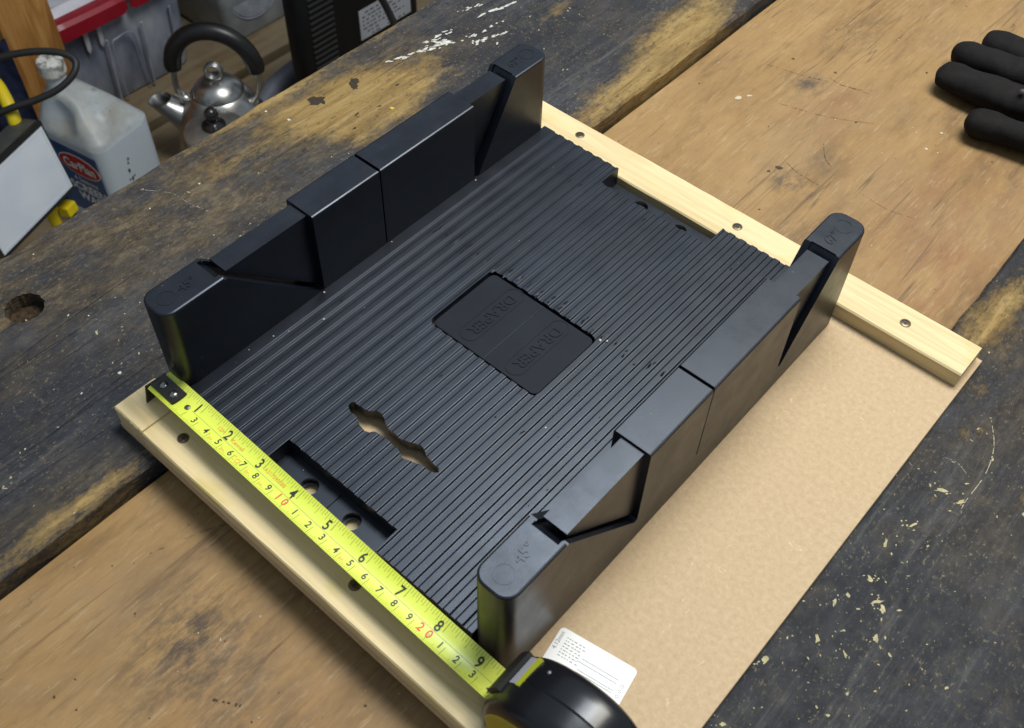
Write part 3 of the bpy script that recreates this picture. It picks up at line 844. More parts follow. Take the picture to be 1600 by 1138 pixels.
# mouth lip: grey plate with a yellow edge above the blade
def lip(y0, y1, sA, sB, off, th):
    P = spline([(a, b, 0) for a, b in cp], 8)
    i0, i1 = int(sA*(len(P)-1)), int(sB*(len(P)-1))
    Q = [(P[i].x, P[i].y) for i in range(i0, i1+1)]
    nrm = []
    for i in range(len(Q)):
        a, b = Q[max(0, i-1)], Q[min(len(Q)-1, i+1)]
        t = Vector((b[0]-a[0], b[1]-a[1])).normalized(); nrm.append((-t.y, t.x))
    ringo = [(q[0]+n[0]*off, q[1]+n[1]*off) for q, n in zip(Q, nrm)] + [(q[0]+n[0]*(off-th), q[1]+n[1]*(off-th)) for q, n in reversed(list(zip(Q, nrm)))]
    return loft([[(a, y0, b) for a, b in ringo], [(a, y1, b) for a, b in ringo]])
part("mouth_lip", lip(-.0455, -.0310, .276, .312, .0007, .002), plain("grey_lip", (.27, .27, .30), .4, .4), case, smooth=30)
part("lip_edge", lip(-.0460, -.0305, .312, .322, .0008, .002), plain("lime_lip", (.30, .32, .02), .4, .5), case, smooth=30)
part("mouth_bumper", lip(-.0505, -.0290, .165, .262, .0020, .004), plain("black_rubber", (.012, .012, .012), .6, .4), case, smooth=30)
bp = [(-.0790, .0150), (-.0800, .0260), (-.0750, .0370), (-.0660, .0445), (-.0560, .0480), (-.0470, .0470), (-.0440, .0410), (-.0380, .0360), (-.0330, .0250), (-.0380, .0150)]
bps = [(p.x, p.y) for p in spline([(a, b, 0) for a, b in bp+bp[:1]], 4)][:-1]
badge = loft([[(a, yn-.0004, b) for a, b in inset_poly(bps, .0006)], [(a, yn+.0002, b) for a, b in bps]])
part("side_badge", badge, plain("mustard_badge", (.40, .31, .015), .5), case)
part("rivet", lathe([(.0011, 0), (.0010, .0004), (.0004, .0007)], (-.066, -.0345, .0512), 12), plain("case_screw", (.06, .06, .06), .3), case)

# ================================================================== white paper label lying on the fibreboard
PAPER = plain("white_card", (.80, .80, .79), .5, .3)
lab = thing("paper_label", "white rounded paper label on the fibreboard beside the tape measure case", "label", (-.064, -.002, 0))
ux = Vector((.985, .165, 0)); uy = Vector((-.165, .985, 0))
cL = Vector((-.0655, -.0035, 0))
def on_label(u, v, z): return cL+ux*u+uy*v+Vector((0, 0, z))
o = rrect(-.0205, .0205, -.0135, .0115, .0022, 5)
part("card", loft([[tuple(on_label(a, b, .0002)) for a, b in o], [tuple(on_label(a, b, .00045)) for a, b in o]]), PAPER, lab)
bm = bmesh.new()
def bar(u0, u1, v0, v1):
    bm.faces.new([bm.verts.new(on_label(a, b, .00052)) for a, b in ((u0, v0), (u1, v0), (u1, v1), (u0, v1))])
for v0, u0 in ((.0022, -.0045), (.0002, -.006), (-.0035, -.004), (-.0048, -.004)): bar(u0, .0150, v0, v0+.00028)
rl = random.Random(4)
for r_ in range(7):
    u = -.0155
    while u < -.006:
        wdt = rl.uniform(.0005, .0016); bar(u, u+wdt, .0075-r_*.0016, .0075-r_*.0016+.0004); u += wdt+rl.uniform(.0004, .0012)
ms = [mesh_of(bm)]
for q in (.0005, -.0022, -.0049):
    ms.append(place(text_mesh("O", .0024), on_label(.0178, q, .00052), ux, uy))
t = text_mesh("4.12mm", .0030); place(t, on_label(-.0185, .0045, .00052), uy, -ux); ms.append(t)
part("print", join(ms), plain("grey_ink", (.18, .18, .19), .6), lab)

# ================================================================== work glove (skinned skeleton, one continuous surface)
def skin(chains, name="tmp_skin", sub=2):
    vs, es, rs = [], [], []
    idx = {}
    for ch in chains:
        prev = None
        for (p, r) in ch:
            key = tuple(round(c, 5) for c in p)
            if key not in idx:
                idx[key] = len(vs); vs.append(p); rs.append(r)
            if prev is not None and prev != idx[key]: es.append((prev, idx[key]))
            prev = idx[key]
    me = bpy.data.meshes.new(name); me.from_pydata(vs, es, [])
    o = bpy.data.objects.new(name, me); COL.objects.link(o)
    m = o.modifiers.new("s", 'SKIN'); m.use_smooth_shade = True
    for i, r in enumerate(rs):
        rr_ = r if isinstance(r, tuple) else (r, r)
        me.skin_vertices[0].data[i].radius = rr_
    me.skin_vertices[0].data[0].use_root = True
    s = o.modifiers.new("u", 'SUBSURF'); s.levels = sub; s.render_levels = sub
    out = evaluated(o)
    bpy.data.objects.remove(o); bpy.data.meshes.remove(me)
    return out
GZ = ZW+.0125
palm = (.012, .560, GZ+.006)
kn = [(-.030, .518, GZ+.003), (-.030, .541, GZ+.006), (-.028, .566, GZ+.006), (-.026, .590, GZ+.004)]
fing = [
    [((-.1150, .4980, GZ-.001), .0105), ((-.1010, .5000, GZ+.001), .0125), ((-.0800, .5040, GZ+.001), .0125), ((-.0560, .5090, GZ+.003), .0125)],
    [((-.1580, .5375, GZ-.001), (.0135, .0095)), ((-.1430, .5365, GZ+.001), (.0158, .0118)), ((-.1200, .5355, GZ+.002), (.0160, .0125)), ((-.0900, .5375, GZ+.004), (.0160, .0130)), ((-.0590, .5390, GZ+.006), (.0150, .0130))],
    [((-.1600, .5690, GZ+.000), (.0115, .0100)), ((-.1440, .5685, GZ+.002), (.0142, .0120)), ((-.1180, .5660, GZ+.006), (.0145, .0125)), ((-.0850, .5640, GZ+.009), .0135), ((-.0580, .5660, GZ+.007), .0130)],
    [((-.1490, .5990, GZ+.001), (.0125, .0105)), ((-.1330, .5970, GZ+.003), (.0145, .0120)), ((-.1080, .5935, GZ+.005), (.0145, .0125)), ((-.0720, .5890, GZ+.006), .0130)],
]
chains = [[(palm, (.016, .020)), ((.060, .575, GZ+.006), (.030, .018)), ((.110, .590, GZ+.006), (.032, .018))]]
for k_, fch in zip(kn, fing):
    chains.append([(palm, (.016, .020)), (k_, .0135)]+list(reversed(fch)))
chains.append([((.060, .575, GZ+.006), (.030, .018)), ((.030, .515, GZ), .013), ((.002, .490, GZ-.002), .0125), ((-.020, .478, GZ-.003), .0115)])
gm = skin(chains, sub=3)
for vv in gm.vertices:
    n_ = mnoise.noise(vv.co*42)*.0024+mnoise.noise(Vector((vv.co.x*190, vv.co.y*45, vv.co.z*60)))*.0011-.0009*max(0, 1-abs(mnoise.noise(Vector((vv.co.x*60, vv.co.y*40, vv.co.z*40)))*7))
    vv.co += vv.normal*n_
    vv.co.z = max(vv.co.z, ZW+.0004 if vv.co.x < -.04 else ZP+.0004)
bg_ = bmesh.new(); bg_.from_mesh(gm)
for _ in range(3): bmesh.ops.smooth_vert(bg_, verts=bg_.verts, factor=.5, use_axis_x=True, use_axis_y=True, use_axis_z=True)

for q_ in bg_.verts: q_.co.x -= .005; q_.co.z = ZW+(q_.co.z-ZW)*.92 if q_.co.x < -.045 else q_.co.z
bg_.to_mesh(gm); bg_.free()
GL = Mat("black_coated_knit", .78, .14)
GL.col(GL.ramp(GL.noise(60, det=6, rgh=.7), [(.3, (.0055, .005, .005)), (.7, (.0145, .0125, .012))]))
GL.bump(GL.math('ADD', GL.math('MULTIPLY', GL.voro(1300), .5), GL.math('MULTIPLY', GL.noise(110, det=5), 2.0)), .4, .0009)
gl = thing("work_glove", "black rubber coated work glove lying on the plywood behind the mitre box", "glove", (.0, .56, ZW))
part("glove_shell", gm, GL.m, gl, smooth=180)
part("worn_tip", lathe([(.0022, 0), (.0018, .0009), (.0006, .0014)], (-.0975, .5310, GZ+.0160), 10), plain("worn_grey", (.045, .045, .05), .7, var=.5, vs=500), gl, smooth=60)

# ================================================================== things on the floor behind the bench
FZ = -.85
# --- timber post
POSTW = Mat("orange_timber", .55, .35)
_q = POSTW
g_ = _q.noise(55, (1, 1, .10), det=5, dist=1.2)
POSTW.col(_q.mix(_q.math('MULTIPLY', _q.ramp(_q.voro(9, (1, 1.4, .8)), [(.05, 1), (.12, 0)]), .8), _q.ramp(g_, [(.35, (.25, .105, .022)), (.5, (.40, .19, .05)), (.65, (.47, .245, .075))]), (.09, .03, .01)))
POSTW.bump(_q.noise(90, (1, 1, .08), det=4), .3, .001)
single("timber_post", box((-1.625, .389, FZ), (-1.535, .481, .45), .004), POSTW.m, "orange brown timber post standing behind the screen wash bottle", "post")

# --- screen wash bottle
jug = thing("screen_wash_bottle", "dirty white plastic screen wash bottle with a blue label", "bottle", (-1.394, .43, FZ))
JUGP = Mat("milky_plastic", .42, .45)
zz = JUGP.N.new("ShaderNodeSeparateXYZ"); JUGP.L.new(JUGP.geo, zz.inputs[0])
nz = JUGP.N.new("ShaderNodeSeparateXYZ"); g2 = JUGP.N.new("ShaderNodeNewGeometry"); JUGP.L.new(g2.outputs["Normal"], nz.inputs[0])
dirt = JUGP.math('MULTIPLY', JUGP.ramp(nz.outputs[2], [(.12, 0), (.5, 1)]), JUGP.ramp(JUGP.noise(24, det=7, rgh=.7), [(.30, .45), (.66, 1)]))
cJ = JUGP.mix(JUGP.math('MULTIPLY', dirt, .85), (.47, .53, .58), (.235, .215, .165))
sm = JUGP.math('MULTIPLY', JUGP.blob(-1.36, .44, .06, .05), JUGP.ramp(JUGP.noise(60, det=5), [(.60, 0), (.66, 1)]))
JUGP.col(JUGP.mix(JUGP.math('MULTIPLY', sm, .6), cJ, (.06, .055, .05)))
JUGP.b.inputs["Subsurface Weight"].default_value = .15
JUGP.b.inputs["Subsurface Radius"].default_value = (.02, .02, .02)
JX0, JX1, JY0, JY1 = -1.466, -1.322, .372, .492
def jring(z, x0, x1, y0, y1, r): return [(a, b, z) for a, b in rrect(x0, x1, y0, y1, r, 7)]
rings = [jring(FZ, JX0+.01, JX1-.01, JY0+.01, JY1-.01, .02), jring(FZ+.006, JX0+.001, JX1-.001, JY0+.001, JY1-.001, .022)]
for k in range(8): rings.append(jring(FZ+.012+.190*k/7, JX0, JX1, JY0, JY1, .022))
NX, NY = -1.428, .418
N_ = 14
for k in range(1, N_+1):
    t = k/N_; e = t**.92
    sx0, sx1, sy0, sy1 = JX0, JX1, JY0, JY1
    r1 = .0165
    rings.append(jring(-.648+.066*t+.010*math.sin(PI*t), JX0+(NX-r1-JX0)*e, JX1+(NX+r1-JX1)*e, JY0+(NY-r1-JY0)*e, JY1+(NY+r1-JY1)*e, .022+(.0160-.022)*e))
rings.append(jring(-.566, NX-.0155, NX+.0155, NY-.0155, NY+.0155, .0150))
rings.append(jring(-.558, NX-.0155, NX+.0155, NY-.0155, NY+.0155, .0150))
jm = loft(rings)
bmj = bmesh.new(); bmj.from_mesh(jm)
bmesh.ops.subdivide_edges(bmj, edges=[e for e in bmj.edges if e.calc_length() > .02], cuts=4, use_grid_fill=True)
for vv in bmj.verts:
    c = vv.co
    # moulded hand hold: a dish in the front shoulder, a ridge beside it, a shallow panel on the wide side
    dd = ((c.x+1.400)/.034)**2+((c.y-.392)/.030)**2+((c.z+.622)/.036)**2
    if dd < 1: c += Vector((-.003, .016, -.012))*(1-dd)**1.2
    dd = ((c.x+1.352)/.03)**2+((c.y-.425)/.02)**2+((c.z+.632)/.04)**2
    if dd < 1: c += Vector((.005, -.002, .006))*(1-dd)
jug_me = bpy.data.meshes.new("mesh"); bmj.to_mesh(jug_me); bmj.free()
part("bottle_body", jug_me, JUGP.m, jug, smooth=50)
capm = Mat("dirty_white_cap", .5, .4)
capm.col(capm.mix(capm.ramp(capm.noise(70, det=6, rgh=.7), [(.45, 0), (.62, .9)]), (.62, .61, .57), (.06, .055, .05)))
cprings = []
for (r, z) in ((.0195, 0), (.0205, .003), (.0205, .022), (.0195, .0245), (.017, .0255)):
    cprings.append([(NX+r*(1+(.018 if k % 2 and z in (.003, .022) else 0))*math.cos(2*PI*k/48), NY+r*(1+(.018 if k % 2 and z in (.003, .022) else 0))*math.sin(2*PI*k/48), -.561+z) for k in range(48)])
part("bottle_cap", loft(cprings), capm.m, jug, smooth=20)
LBX0, LBX1, LBZ0, LBZ1 = -1.452, -1.3335, -.810, -.664
LBL = Mat("blue_label", .35, .5)
szl = LBL.N.new("ShaderNodeSeparateXYZ"); LBL.L.new(LBL.geo, szl.inputs[0])
LBL.col(LBL.mix(LBL.ramp(LBL.noise(30, (1, 1, 2.5), det=5), [(.4, 0), (.7, .6)]), (.022, .055, .16), (.03, .13, .25)))
lb = part("bottle_label", box((LBX0, JY0-.0009, LBZ0), (LBX1, JY0-.0003, LBZ1)), LBL.m, jug)
def on_face(me, x, z, y=JY0-.0012, sx=1.0): return place(me, (x, y, z), (1, 0, 0), (0, 0, 1), sx)
def ellipse_y(cx, cz, rx, rz, y0, y1, n=40):
    p = [(cx+rx*math.cos(2*PI*k/n), cz+rz*math.sin(2*PI*k/n)) for k in range(n)]
    return loft([[(a, y0, b) for a, b in p], [(a, y1, b) for a, b in p]])
LWHITE = plain("label_white", (.70, .70, .68), .5)
LC = -1.3800
part("label_oval_border", ellipse_y(LC, -.698, .0465, .0225, JY0-.0013, JY0-.0008), LWHITE, lb)
part("label_oval", ellipse_y(LC, -.698, .0448, .0207, JY0-.0017, JY0-.0012), plain("label_red", (.42, .018, .018), .4), lb)
ms = [on_face(text_mesh("CarPlan", .0262, 0, .0006), LC, -.6985, JY0-.0021, .86), on_face(text_mesh("4 Seasons", .0135, 0, .0001), LC+.002, -.7310), on_face(text_mesh("SCREEN", .0235, 0, .0006), LC+.001, -.7500), on_face(text_mesh("WASH", .0235, 0, .0006), LC+.006, -.7715)]
part("label_lettering", join(ms), LWHITE, lb)
bm = bmesh.new()
rj = random.Random(3)
for (y, z, L) in [(.4235, -.692, .005), (.4215, -.699, .004), (.4185, -.713, .006), (.4205, -.732, .006), (.4150, -.731, .004), (.4255, -.729, .0035)]:
    n = 9; bm.faces.new([bm.verts.new((JX1+.0006, y+L*.5*rj.uniform(.4, 1)*math.cos(2*PI*k/n), z+L*rj.uniform(.4, 1)*math.sin(2*PI*k/n))) for k in range(n)])
part("dirt_mark", mesh_of(bm), plain("grime", (.035, .03, .03), .7), jug, kind="stuff")

jug.rotation_euler = (0, 0, math.radians(10)); jug.location = (-1.379, .4146, FZ)

# --- kettle
KC = Vector((-1.341, .634, FZ)); ku = Vector((.767, .641, 0)); kv = Vector((-.641, .767, 0))
ket = thing("kettle", "stainless steel stovetop kettle with a thick black arched handle", "kettle", KC)
STEEL = Mat("brushed_steel", .22, .5, 1.0)
STEEL.col(STEEL.ramp(STEEL.noise(40, det=5), [(.3, (.38, .37, .35)), (.7, (.56, .55, .53))]))
STEEL.rough(STEEL.ramp(STEEL.noise(30, (1, 1, 6), det=4), [(.3, .26), (.7, .40)])); STEEL = STEEL.m
part("kettle_body", lathe([(.080, 0), (.092, .004), (.095, .012), (.0945, .03), (.088, .065), (.076, .105), (.062, .135), (.052, .150), (.0475, .156), (.0455, .1575), (.0440, .155)], KC, 56), STEEL, ket, smooth=40)
lid = part("kettle_lid", lathe([(.0435, .1545), (.0445, .157), (.0440, .159), (.041, .166), (.032, .1755), (.020, .1815), (.006, .1838)], KC, 56), STEEL, ket, smooth=40)
rg = [KC+Vector((0, 0, .1988))+ku*(.0135*math.cos(2*PI*k/28))+Vector((0, 0, .0135*math.sin(2*PI*k/28))) for k in range(29)]
part("lid_ring", join([tube([p-kv*.0045 for p in rg], .0028, 8, False), tube([p+kv*.0045 for p in rg], .0028, 8, False), tube(rg, .0033, 8, False)]), STEEL, lid, smooth=60)
def sring(t, r, ins=0.0):
    c = KC-ku*(.066+.042*t)+Vector((0, 0, .098+.036*t))
    tilt = math.radians(40+42*t)              # ring plane turns towards level at the mouth
    ax = (-ku*math.cos(tilt)+Vector((0, 0, math.sin(tilt)))).normalized()
    e = kv; g = ax.cross(e)
    return [c+(e*math.cos(2*PI*k/28)+g*math.sin(2*PI*k/28))*(r-ins) for k in range(28)]
srs = [(0, .0285), (.08, .0275), (.5, .0235), (.92, .0205), (1.0, .0212)]
spout = part("spout", loft([sring(t, r) for t, r in srs]+[sring(t, r, .0016) for t, r in reversed(srs)], False, False), STEEL, ket, smooth=40)
part("spout_shade_disc", loft([sring(.55, .021), sring(.56, .021)]), plain("spout_shade", (.01, .01, .01), .8), spout)  # near-black disc paints in the shade inside the spout
ang = [PI*(.02+.96*k/30) for k in range(31)]
arc = [KC+ku*(.072*math.cos(a)+.004)+Vector((0, 0, .196+.083*math.sin(a)**.9)) for a in ang]
GRIP = plain("black_grip", (.0065, .006, .006), .38, .5, var=.3, vs=120)
part("handle_grip", tube(arc, [.0140 if k in (0, 30) else .0152 for k in range(31)], 16), GRIP, ket, smooth=50)
for sgn in (-1, 1):
    pts = [arc[30 if sgn < 0 else 0]+Vector((0, 0, .002)), KC+ku*(.074*sgn+.003)+Vector((0, 0, .178)), KC+ku*(.071*sgn)+Vector((0, 0, .155)), KC+ku*(.060*sgn)+Vector((0, 0, .138))]
    part("handle_arm", join([tube([q+kv*dv for q in spline(pts, 6)], .0032, 8) for dv in (-.006, .006)]), STEEL, ket, smooth=60)
    part("handle_lug", lathe([(.009, 0), (.0095, .004), (.006, .011), (.002, .013)], KC+ku*(.061*sgn)+Vector((0, 0, .134)), 14), STEEL, ket, smooth=50)

# --- small pot with a knobbed lid in front of the kettle
PC = Vector((-1.243, .553, FZ))
pot = thing("small_pot", "small metal pot with a grey lid and black ball knob in front of the kettle", "pot", PC)
part("pot_body", lathe([(.045, 0), (.049, .004), (.050, .01), (.050, .166), (.052, .170), (.049, .171)], PC, 48), STEEL, pot, smooth=40)
pl_ = part("pot_lid", lathe([(.0505, .171), (.0515, .173), (.046, .177), (.030, .181), (.016, .183), (.004, .1835)], PC, 48), plain("dull_aluminium", (.36, .34, .31), .38, .5, .85, var=.2, vs=60), pot, smooth=40)
part("lid_knob", lathe([(.0205, .1832), (.0200, .1850), (.0095, .1875), (.0058, .191), (.0058, .194), (.0090, .1975), (.0118, .2045), (.0108, .2125), (.006, .2175), (.001, .219)], PC, 24), plain("black_bakelite", (.012, .011, .011), .2, .6), pl_, smooth=50)

# --- clear storage box with red clips
sb = thing("storage_box", "clear plastic storage box with red clip lid behind the kettle", "storage box", (-1.78, .63, FZ))
CLEAR = Mat("cloudy_clear_plastic", .30, .5)
CLEAR.col(CLEAR.ramp(CLEAR.noise(13, (1, 1, .5), det=5), [(.3, (.11, .13, .19)), (.5, (.27, .30, .38)), (.72, (.52, .55, .60))]))
CLEAR.b.inputs["Transmission Weight"].default_value = .22
CLEAR = CLEAR.m
FROST = plain("frosted_rim", (.46, .45, .50), .4, .5, var=.15, vs=30)
REDP = plain("red_clip_plastic", (.25, .006, .016), .35, .5, var=.15, vs=30)
BX = -1.64
def bowed(z, grow, y0=.42, y1=.775, depth=.30, r=.03, lean=0):
    pts = rrect(BX-depth, BX, y0, y1, r, 6)
    out = []
    for (a, b) in pts:
        cx, cy = BX-depth/2, (y0+y1)/2
        a2, b2 = cx+(a-cx)*(1+grow), cy+(b-cy)*(1+grow*.8)
        if a > BX-depth/2: a2 += .010*(1-((b-cy)/((y1-y0)/2))**2)
        out.append((a2, b2, z))
    return out
bm = bmesh.new(); add_loft(bm, [bowed(FZ+.002, -.03), bowed(FZ+.010, 0), bowed(-.74, .03), bowed(-.660, .055)])
part("tub", mesh_of(bm), CLEAR, sb, smooth=40)
bm = bmesh.new(); add_loft(bm, [bowed(-.668, .058), bowed(-.668, .080), bowed(-.648, .085), bowed(-.644, .080), bowed(-.644, .058)], True, True)
part("tub_rim", mesh_of(bm), FROST, sb, smooth=30)
bm = bmesh.new(); add_loft(bm, [bowed(-.6435, .04), bowed(-.630, .045), bowed(-.625, .02), bowed(-.615, -.05), bowed(-.615, -.06)], True, True)
part("lid", mesh_of(bm), FROST, sb, smooth=30)
for (ya, yb) in ((.500, .648), (.656, .742)):
    r_ = []
    for k in range(13):
        y = ya+(yb-ya)*k/12
        xx = BX+.018+.010*(1-((y-.6)/.18)**2)
        e = .004 if k in (0, 12) else 0
        r_.append([(xx-.055, y, -.629), (xx+.004, y, -.626-e), (xx+.012-e, y, -.632-e), (xx+.013-e, y, -.657+e), (xx+.007, y, -.659+e), (xx+.004, y, -.638), (xx-.055, y, -.637)])
    part("red_clip", loft(r_), REDP, sb, smooth=30)
for y in (.560, .588):
    part("clip_tab", loft([[(BX+.019, y-.005, -.662), (BX+.023, y-.005, -.662), (BX+.023, y+.005, -.662), (BX+.019, y+.005, -.662)], [(BX+.016, y-.004, -.706), (BX+.019, y-.004, -.706), (BX+.019, y+.004, -.706), (BX+.016, y+.004, -.706)], [(BX+.015, y-.001, -.714), (BX+.017, y-.001, -.714), (BX+.017, y+.001, -.714), (BX+.015, y+.001, -.714)]]), FROST, sb)
ap = spline([(0, .606, -.842), (0, .603, -.77), (0, .604, -.714), (0, .616, -.706), (0, .640, -.705), (0, .652, -.720), (0, .656, -.78), (0, .660, -.842)], 6)
def bowx(p): return BX+.009+.010*(1-((p.y-.6)/.178)**2)-.003+(p.z+.85)*.055
part("moulded_arch", tube([(bowx(p), p.y, p.z) for p in ap], .0014, 8), CLEAR, sb, smooth=60)
for yy in (.590, .668, .735):
    part("moulded_rib", tube([(bowx(Vector((0, yy, z))), yy+(z+.85)*.03, z) for z in (-.842, -.78, -.70)], .0028, 8), CLEAR, sb, smooth=60)
part("stored_bag", lathe([(.05, .01), (.09, .03), (.10, .08), (.08, .12), (.03, .14)], (BX-.16, .54, FZ), 20), plain("blue_grey_cloth", (.09, .11, .17), .8, var=.5, vs=30), sb, smooth=60)

# --- clear tub with a round lid further right
ct = thing("clear_tub", "cloudy clear plastic tub with a round lid inside, beside the black power unit", "tub", (-1.72, .92, FZ))
CLEAR2 = Mat("cloudy_tub_plastic", .28, .5)
CLEAR2.col(CLEAR2.ramp(CLEAR2.noise(16, det=5), [(.3, (.16, .18, .195)), (.7, (.38, .41, .43))])); CLEAR2 = CLEAR2.m
def rr3(x0, x1, y0, y1, r, z): return [(a, b, z) for a, b in rrect(x0, x1, y0, y1, r, 5)]
part("tub_body", loft([rr3(-1.87, -1.623, .855, 1.004, .012, FZ+.001), rr3(-1.876, -1.618, .85, 1.009, .014, FZ+.01), rr3(-1.885, -1.603, .84, 1.024, .016, -.66)]), CLEAR2, ct, smooth=40)
q = [(-1.614+.012*math.sin(0), .932+.068*math.cos(2*PI*k/48), -.742+.068*math.sin(2*PI*k/48)) for k in range(49)]
part("round_lid", join([tube(q, .0022, 8, False), loft([[(-1.6155, .932+.066*math.cos(2*PI*k/40), -.742+.066*math.sin(2*PI*k/40)) for k in range(40)], [(-1.6115, .932+.064*math.cos(2*PI*k/40), -.742+.064*math.sin(2*PI*k/40)) for k in range(40)]])]), plain("grey_lid", (.27, .29, .33), .35, .5, var=.3, vs=25), ct, smooth=40)

# --- black power unit with ribs and a rating label
pu = thing("power_unit", "black ribbed power unit with a white rating label by the bench edge", "power unit", (-1.345, .96, FZ))
PUB = plain("black_housing", (.0035, .004, .0045), .45, .3, var=.3, vs=40)
PX0, PX1, PY0, PY1, PZ1 = -1.335, -1.275, .785, 1.075, -.530
part("housing", loft([rr3(PX0+.004, PX1-.004, PY0+.004, PY1-.004, .02, FZ), rr3(PX0, PX1, PY0, PY1, .022, FZ+.006), rr3(PX0, PX1, PY0, PY1, .022, PZ1-.012), rr3(PX0+.004, PX1-.004, PY0+.004, PY1-.004, .020, PZ1-.003), rr3(PX0+.012, PX1-.012, PY0+.012, PY1-.012, .016, PZ1)]), PUB, pu, smooth=40)
RIBM = plain("lighter_rib", (.022, .022, .023), .5, .4)  # ribs are a lighter grey than the housing
for k in range(19):
    z = FZ+.072+.0117*k
    hw = .0 if k > 2 else (.012, .006, .002)[k]
    part("rib", box((PX1-.002, PY0+.018+hw*.4, z), (PX1+.0035, PY0+.072-hw, z+.0042), .0008), RIBM, pu)
ly0, ly1, lz0, lz1 = .915, 1.045, -.702, -.640
rl_ = part("rating_label", box((PX1+.0004, ly0, lz0), (PX1+.0010, ly1, lz1)), plain("grey_label", (.36, .37, .40), .5), pu)
bm = bmesh.new(); rp = random.Random(8)
for r_ in range(7):
    y = ly0+.007
    while y < ly1-.02:
        wd = rp.uniform(.003, .011)
        if rp.random() < .72:
            z = lz1-.007-r_*.0082
            bm.faces.new([bm.verts.new((PX1+.0013, a, b)) for a, b in ((y, z-.0028), (y+wd, z-.0028), (y+wd, z), (y, z))])
        y += wd+rp.uniform(.002, .007)
part("label_print", mesh_of(bm), plain("label_ink", (.06, .065, .075), .6), rl_)
RUB = plain("black_cable_rubber", (.016, .015, .015), .5, .4)
single("power_cable", tube(spline([(-1.20, .895, -.55), (-1.195, .915, -.60), (-1.175, .925, -.66), (-1.15, .93, -.74), (-1.14, .94, -.844)], 8), .0065, 10), RUB, "black cable hanging in front of the rating label", "cable", 60)
single("power_cable", join([tube(spline([(-1.18, 1.03, -.56), (-1.165, 1.05, -.62), (-1.13, 1.06, -.70), (-1.12, 1.06, -.844)], 8), .0075, 10)]), RUB, "thick black cable right of the rating label at the bench edge", "cable", 60)
single("grey_hose", tube(spline([(-1.40, .755, FZ+.022), (-1.400, .790, FZ+.045), (-1.395, .83, FZ+.060), (-1.40, .91, FZ+.065), (-1.43, .98, FZ+.06)], 8), .019, 14), plain("grey_hose_plastic", (.12, .125, .15), .5, .4, var=.2, vs=40), "bent grey hose lying between the kettle and the power unit", "hose", 60)

# --- LED work light leaning at the left, its cable and a cloth
la, lb2, lc = Vector((-1.261, .290, -.518)), Vector((-1.245, .294, -.628)), Vector((-1.188, .143, -.622))
lu = (la-lb2).normalized(); lv = (lc-lb2); LWID = .161; lv = (lv-lu*lv.dot(lu)).normalized(); ln = lu.cross(lv)
if ln.x < 0: ln = -ln
LH = .111
wlg = thing("work_light", "black work light with a white square lens and yellow handle at the bench edge", "work light", (-1.27, .22, FZ))
def lpnt(a, b, c): return lb2+lv*a+lu*b+ln*c     # along the bottom edge, up, out
def lbox(a0, a1, b0, b1, c0, c1, bev=.0):
    me = box((a0, b0, c0), (a1, b1, c1), bev)
    for vv in me.vertices: vv.co = lpnt(*vv.co)
    me.update()
    bm = bmesh.new(); bm.from_mesh(me); bpy.data.meshes.remove(me)
    return mesh_of(bm)
DKG = plain("dark_grey_casting", (.045, .046, .044), .5, .4, var=.3, vs=60)
part("lamp_housing", join([lbox(-.002, LWID+.002, -.006, LH+.007, -.040, -.003, .002), lbox(.02, LWID-.02, .01, LH-.01, -.060, -.034, .004)]), DKG, wlg, smooth=40)
part("lamp_frame", join([lbox(-.002, LWID+.002, LH, LH+.007, -.0029, .0040), lbox(-.002, LWID+.002, -.0055, 0, -.0029, .0025), lbox(-.002, 0, 0.0002, LH-.0002, -.0029, .0028), lbox(LWID, LWID+.002, 0.0002, LH-.0002, -.0029, .0028)]), plain("black_frame", (.012, .013, .014), .4), wlg)
LENS = Mat("white_diffuser", .32, .5); LENS.col(LENS.ramp(LENS.noise(14, det=2), [(.35, (.60, .63, .70)), (.65, (.68, .70, .75))])); LENS.b.inputs["Subsurface Weight"].default_value = .1
lens = part("lamp_lens", lbox(.0004, LWID-.0004, .0004, LH-.0004, -.0028, .0030, .001), LENS.m, wlg)
part("lens_border", join([lbox(.004, LWID-.004, LH-.0055, LH-.0045, .0030, .0034), lbox(.004, .005, .004, LH-.0056, .0030, .0034), lbox(.0051, LWID-.004, .0040, .0050, .0030, .0034)]), plain("lens_moulding", (.55, .57, .62), .4), lens)
YEL = plain("yellow_handle", (.62, .47, .005), .4, .5, var=.1, vs=40)
hp = [(-1.288, .268, -.525), (-1.296, .272, -.508), (-1.318, .279, -.494), (-1.350, .284, -.484), (-1.385, .270, -.480), (-1.39, .22, -.50), (-1.34, .17, -.53), lpnt(.15, LH+.004, -.030)]
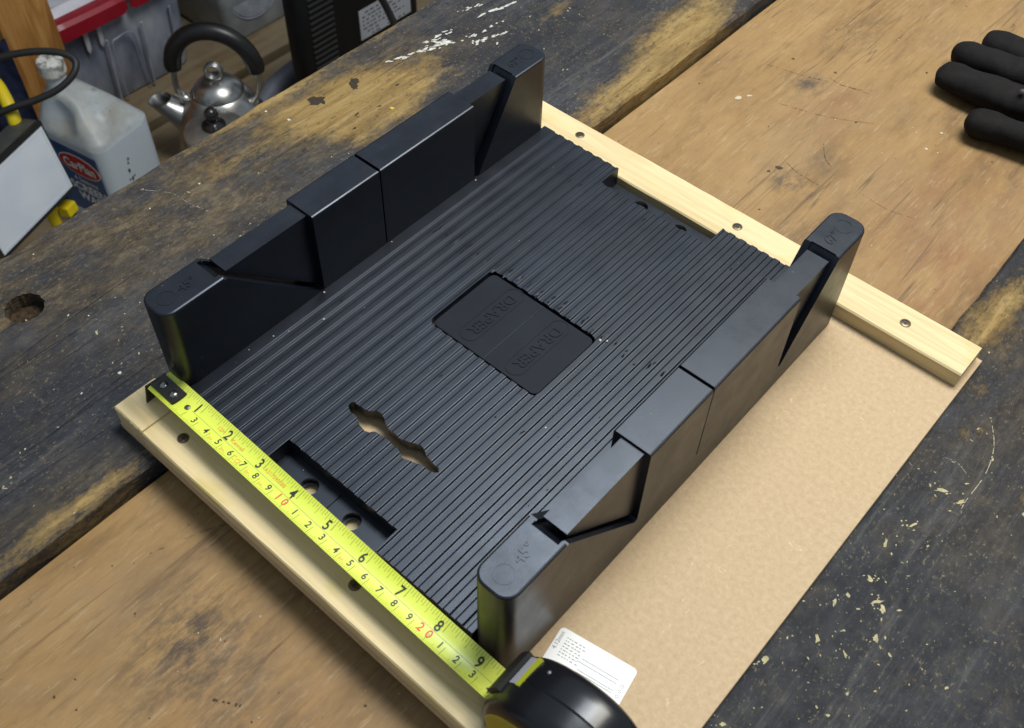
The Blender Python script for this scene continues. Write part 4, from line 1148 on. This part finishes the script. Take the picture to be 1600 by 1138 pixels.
part("lamp_handle", tube(spline(hp, 6), .0095, 12), YEL, wlg, smooth=60)
part("tilt_knob", lathe([(.020, -.012), (.022, -.008), (.022, .008), (.018, .012)], lpnt(.115, LH+.022, -.012), 24), plain("grey_knob", (.07, .072, .08), .5), wlg, smooth=40)
ft = [lpnt(.03, -.007, -.02), lpnt(.03, -.04, -.035), lpnt(.035, -.12, -.03), Vector((-1.25, .29, FZ+.010)), Vector((-1.17, .29, FZ+.010)), Vector((-1.17, .12, FZ+.010)), Vector((-1.25, .12, FZ+.010)), lpnt(LWID-.01, -.12, -.02), lpnt(LWID, -.04, -.03), lpnt(LWID+.004, -.012, -.02)]
part("lamp_stand", tube(ft, .009, 10), YEL, wlg, smooth=60)
part("stand_bracket", lbox(.004, .026, -.044, -.026, -.024, -.004, .003), YEL, wlg)
cb = spline([(-1.36, .22, -.47), (-1.348, .287, -.452), (-1.313, .330, -.441), (-1.279, .360, -.440), (-1.256, .370, -.447), (-1.246, .357, -.459), (-1.251, .330, -.473), (-1.268, .300, -.484), (-1.290, .268, -.493), (-1.31, .245, -.51), (-1.312, .235, -.56)], 7)
single("lamp_cable", tube(cb, .0052, 10), RUB, "black cable looping over the screen wash bottle cap", "cable", 60)
# navy cloth hanging behind the lamp
v, f = [], []
nu, nv = 26, 34
for i in range(nu+1):
    for j in range(nv+1):
        a, b = i/nu, j/nv
        p = Vector((-1.50+.05*a, .235+.125*a, -.50-.35*b))
        d = .012*mnoise.noise(Vector((a*6, b*5, 1)))+.006*mnoise.noise(Vector((a*14, b*16, 4)))
        v.append(p+Vector((.92, -.38, 0))*d)
for i in range(nu):
    for j in range(nv):
        a = i*(nv+1)+j; f.append((a, a+1, a+nv+2, a+nv+1))
n0 = len(v); v2 = [p-Vector((.004, -.0016, 0)) for p in v]
f2 = [tuple(reversed([q+n0 for q in fc])) for fc in f]
single("navy_cloth", pydata(v+v2, f+f2), plain("navy_fabric", (.012, .016, .040), .85, .2, var=.5, vs=60, bump=.6), "crumpled navy blue cloth hanging between the post and the work light", "cloth", 60)
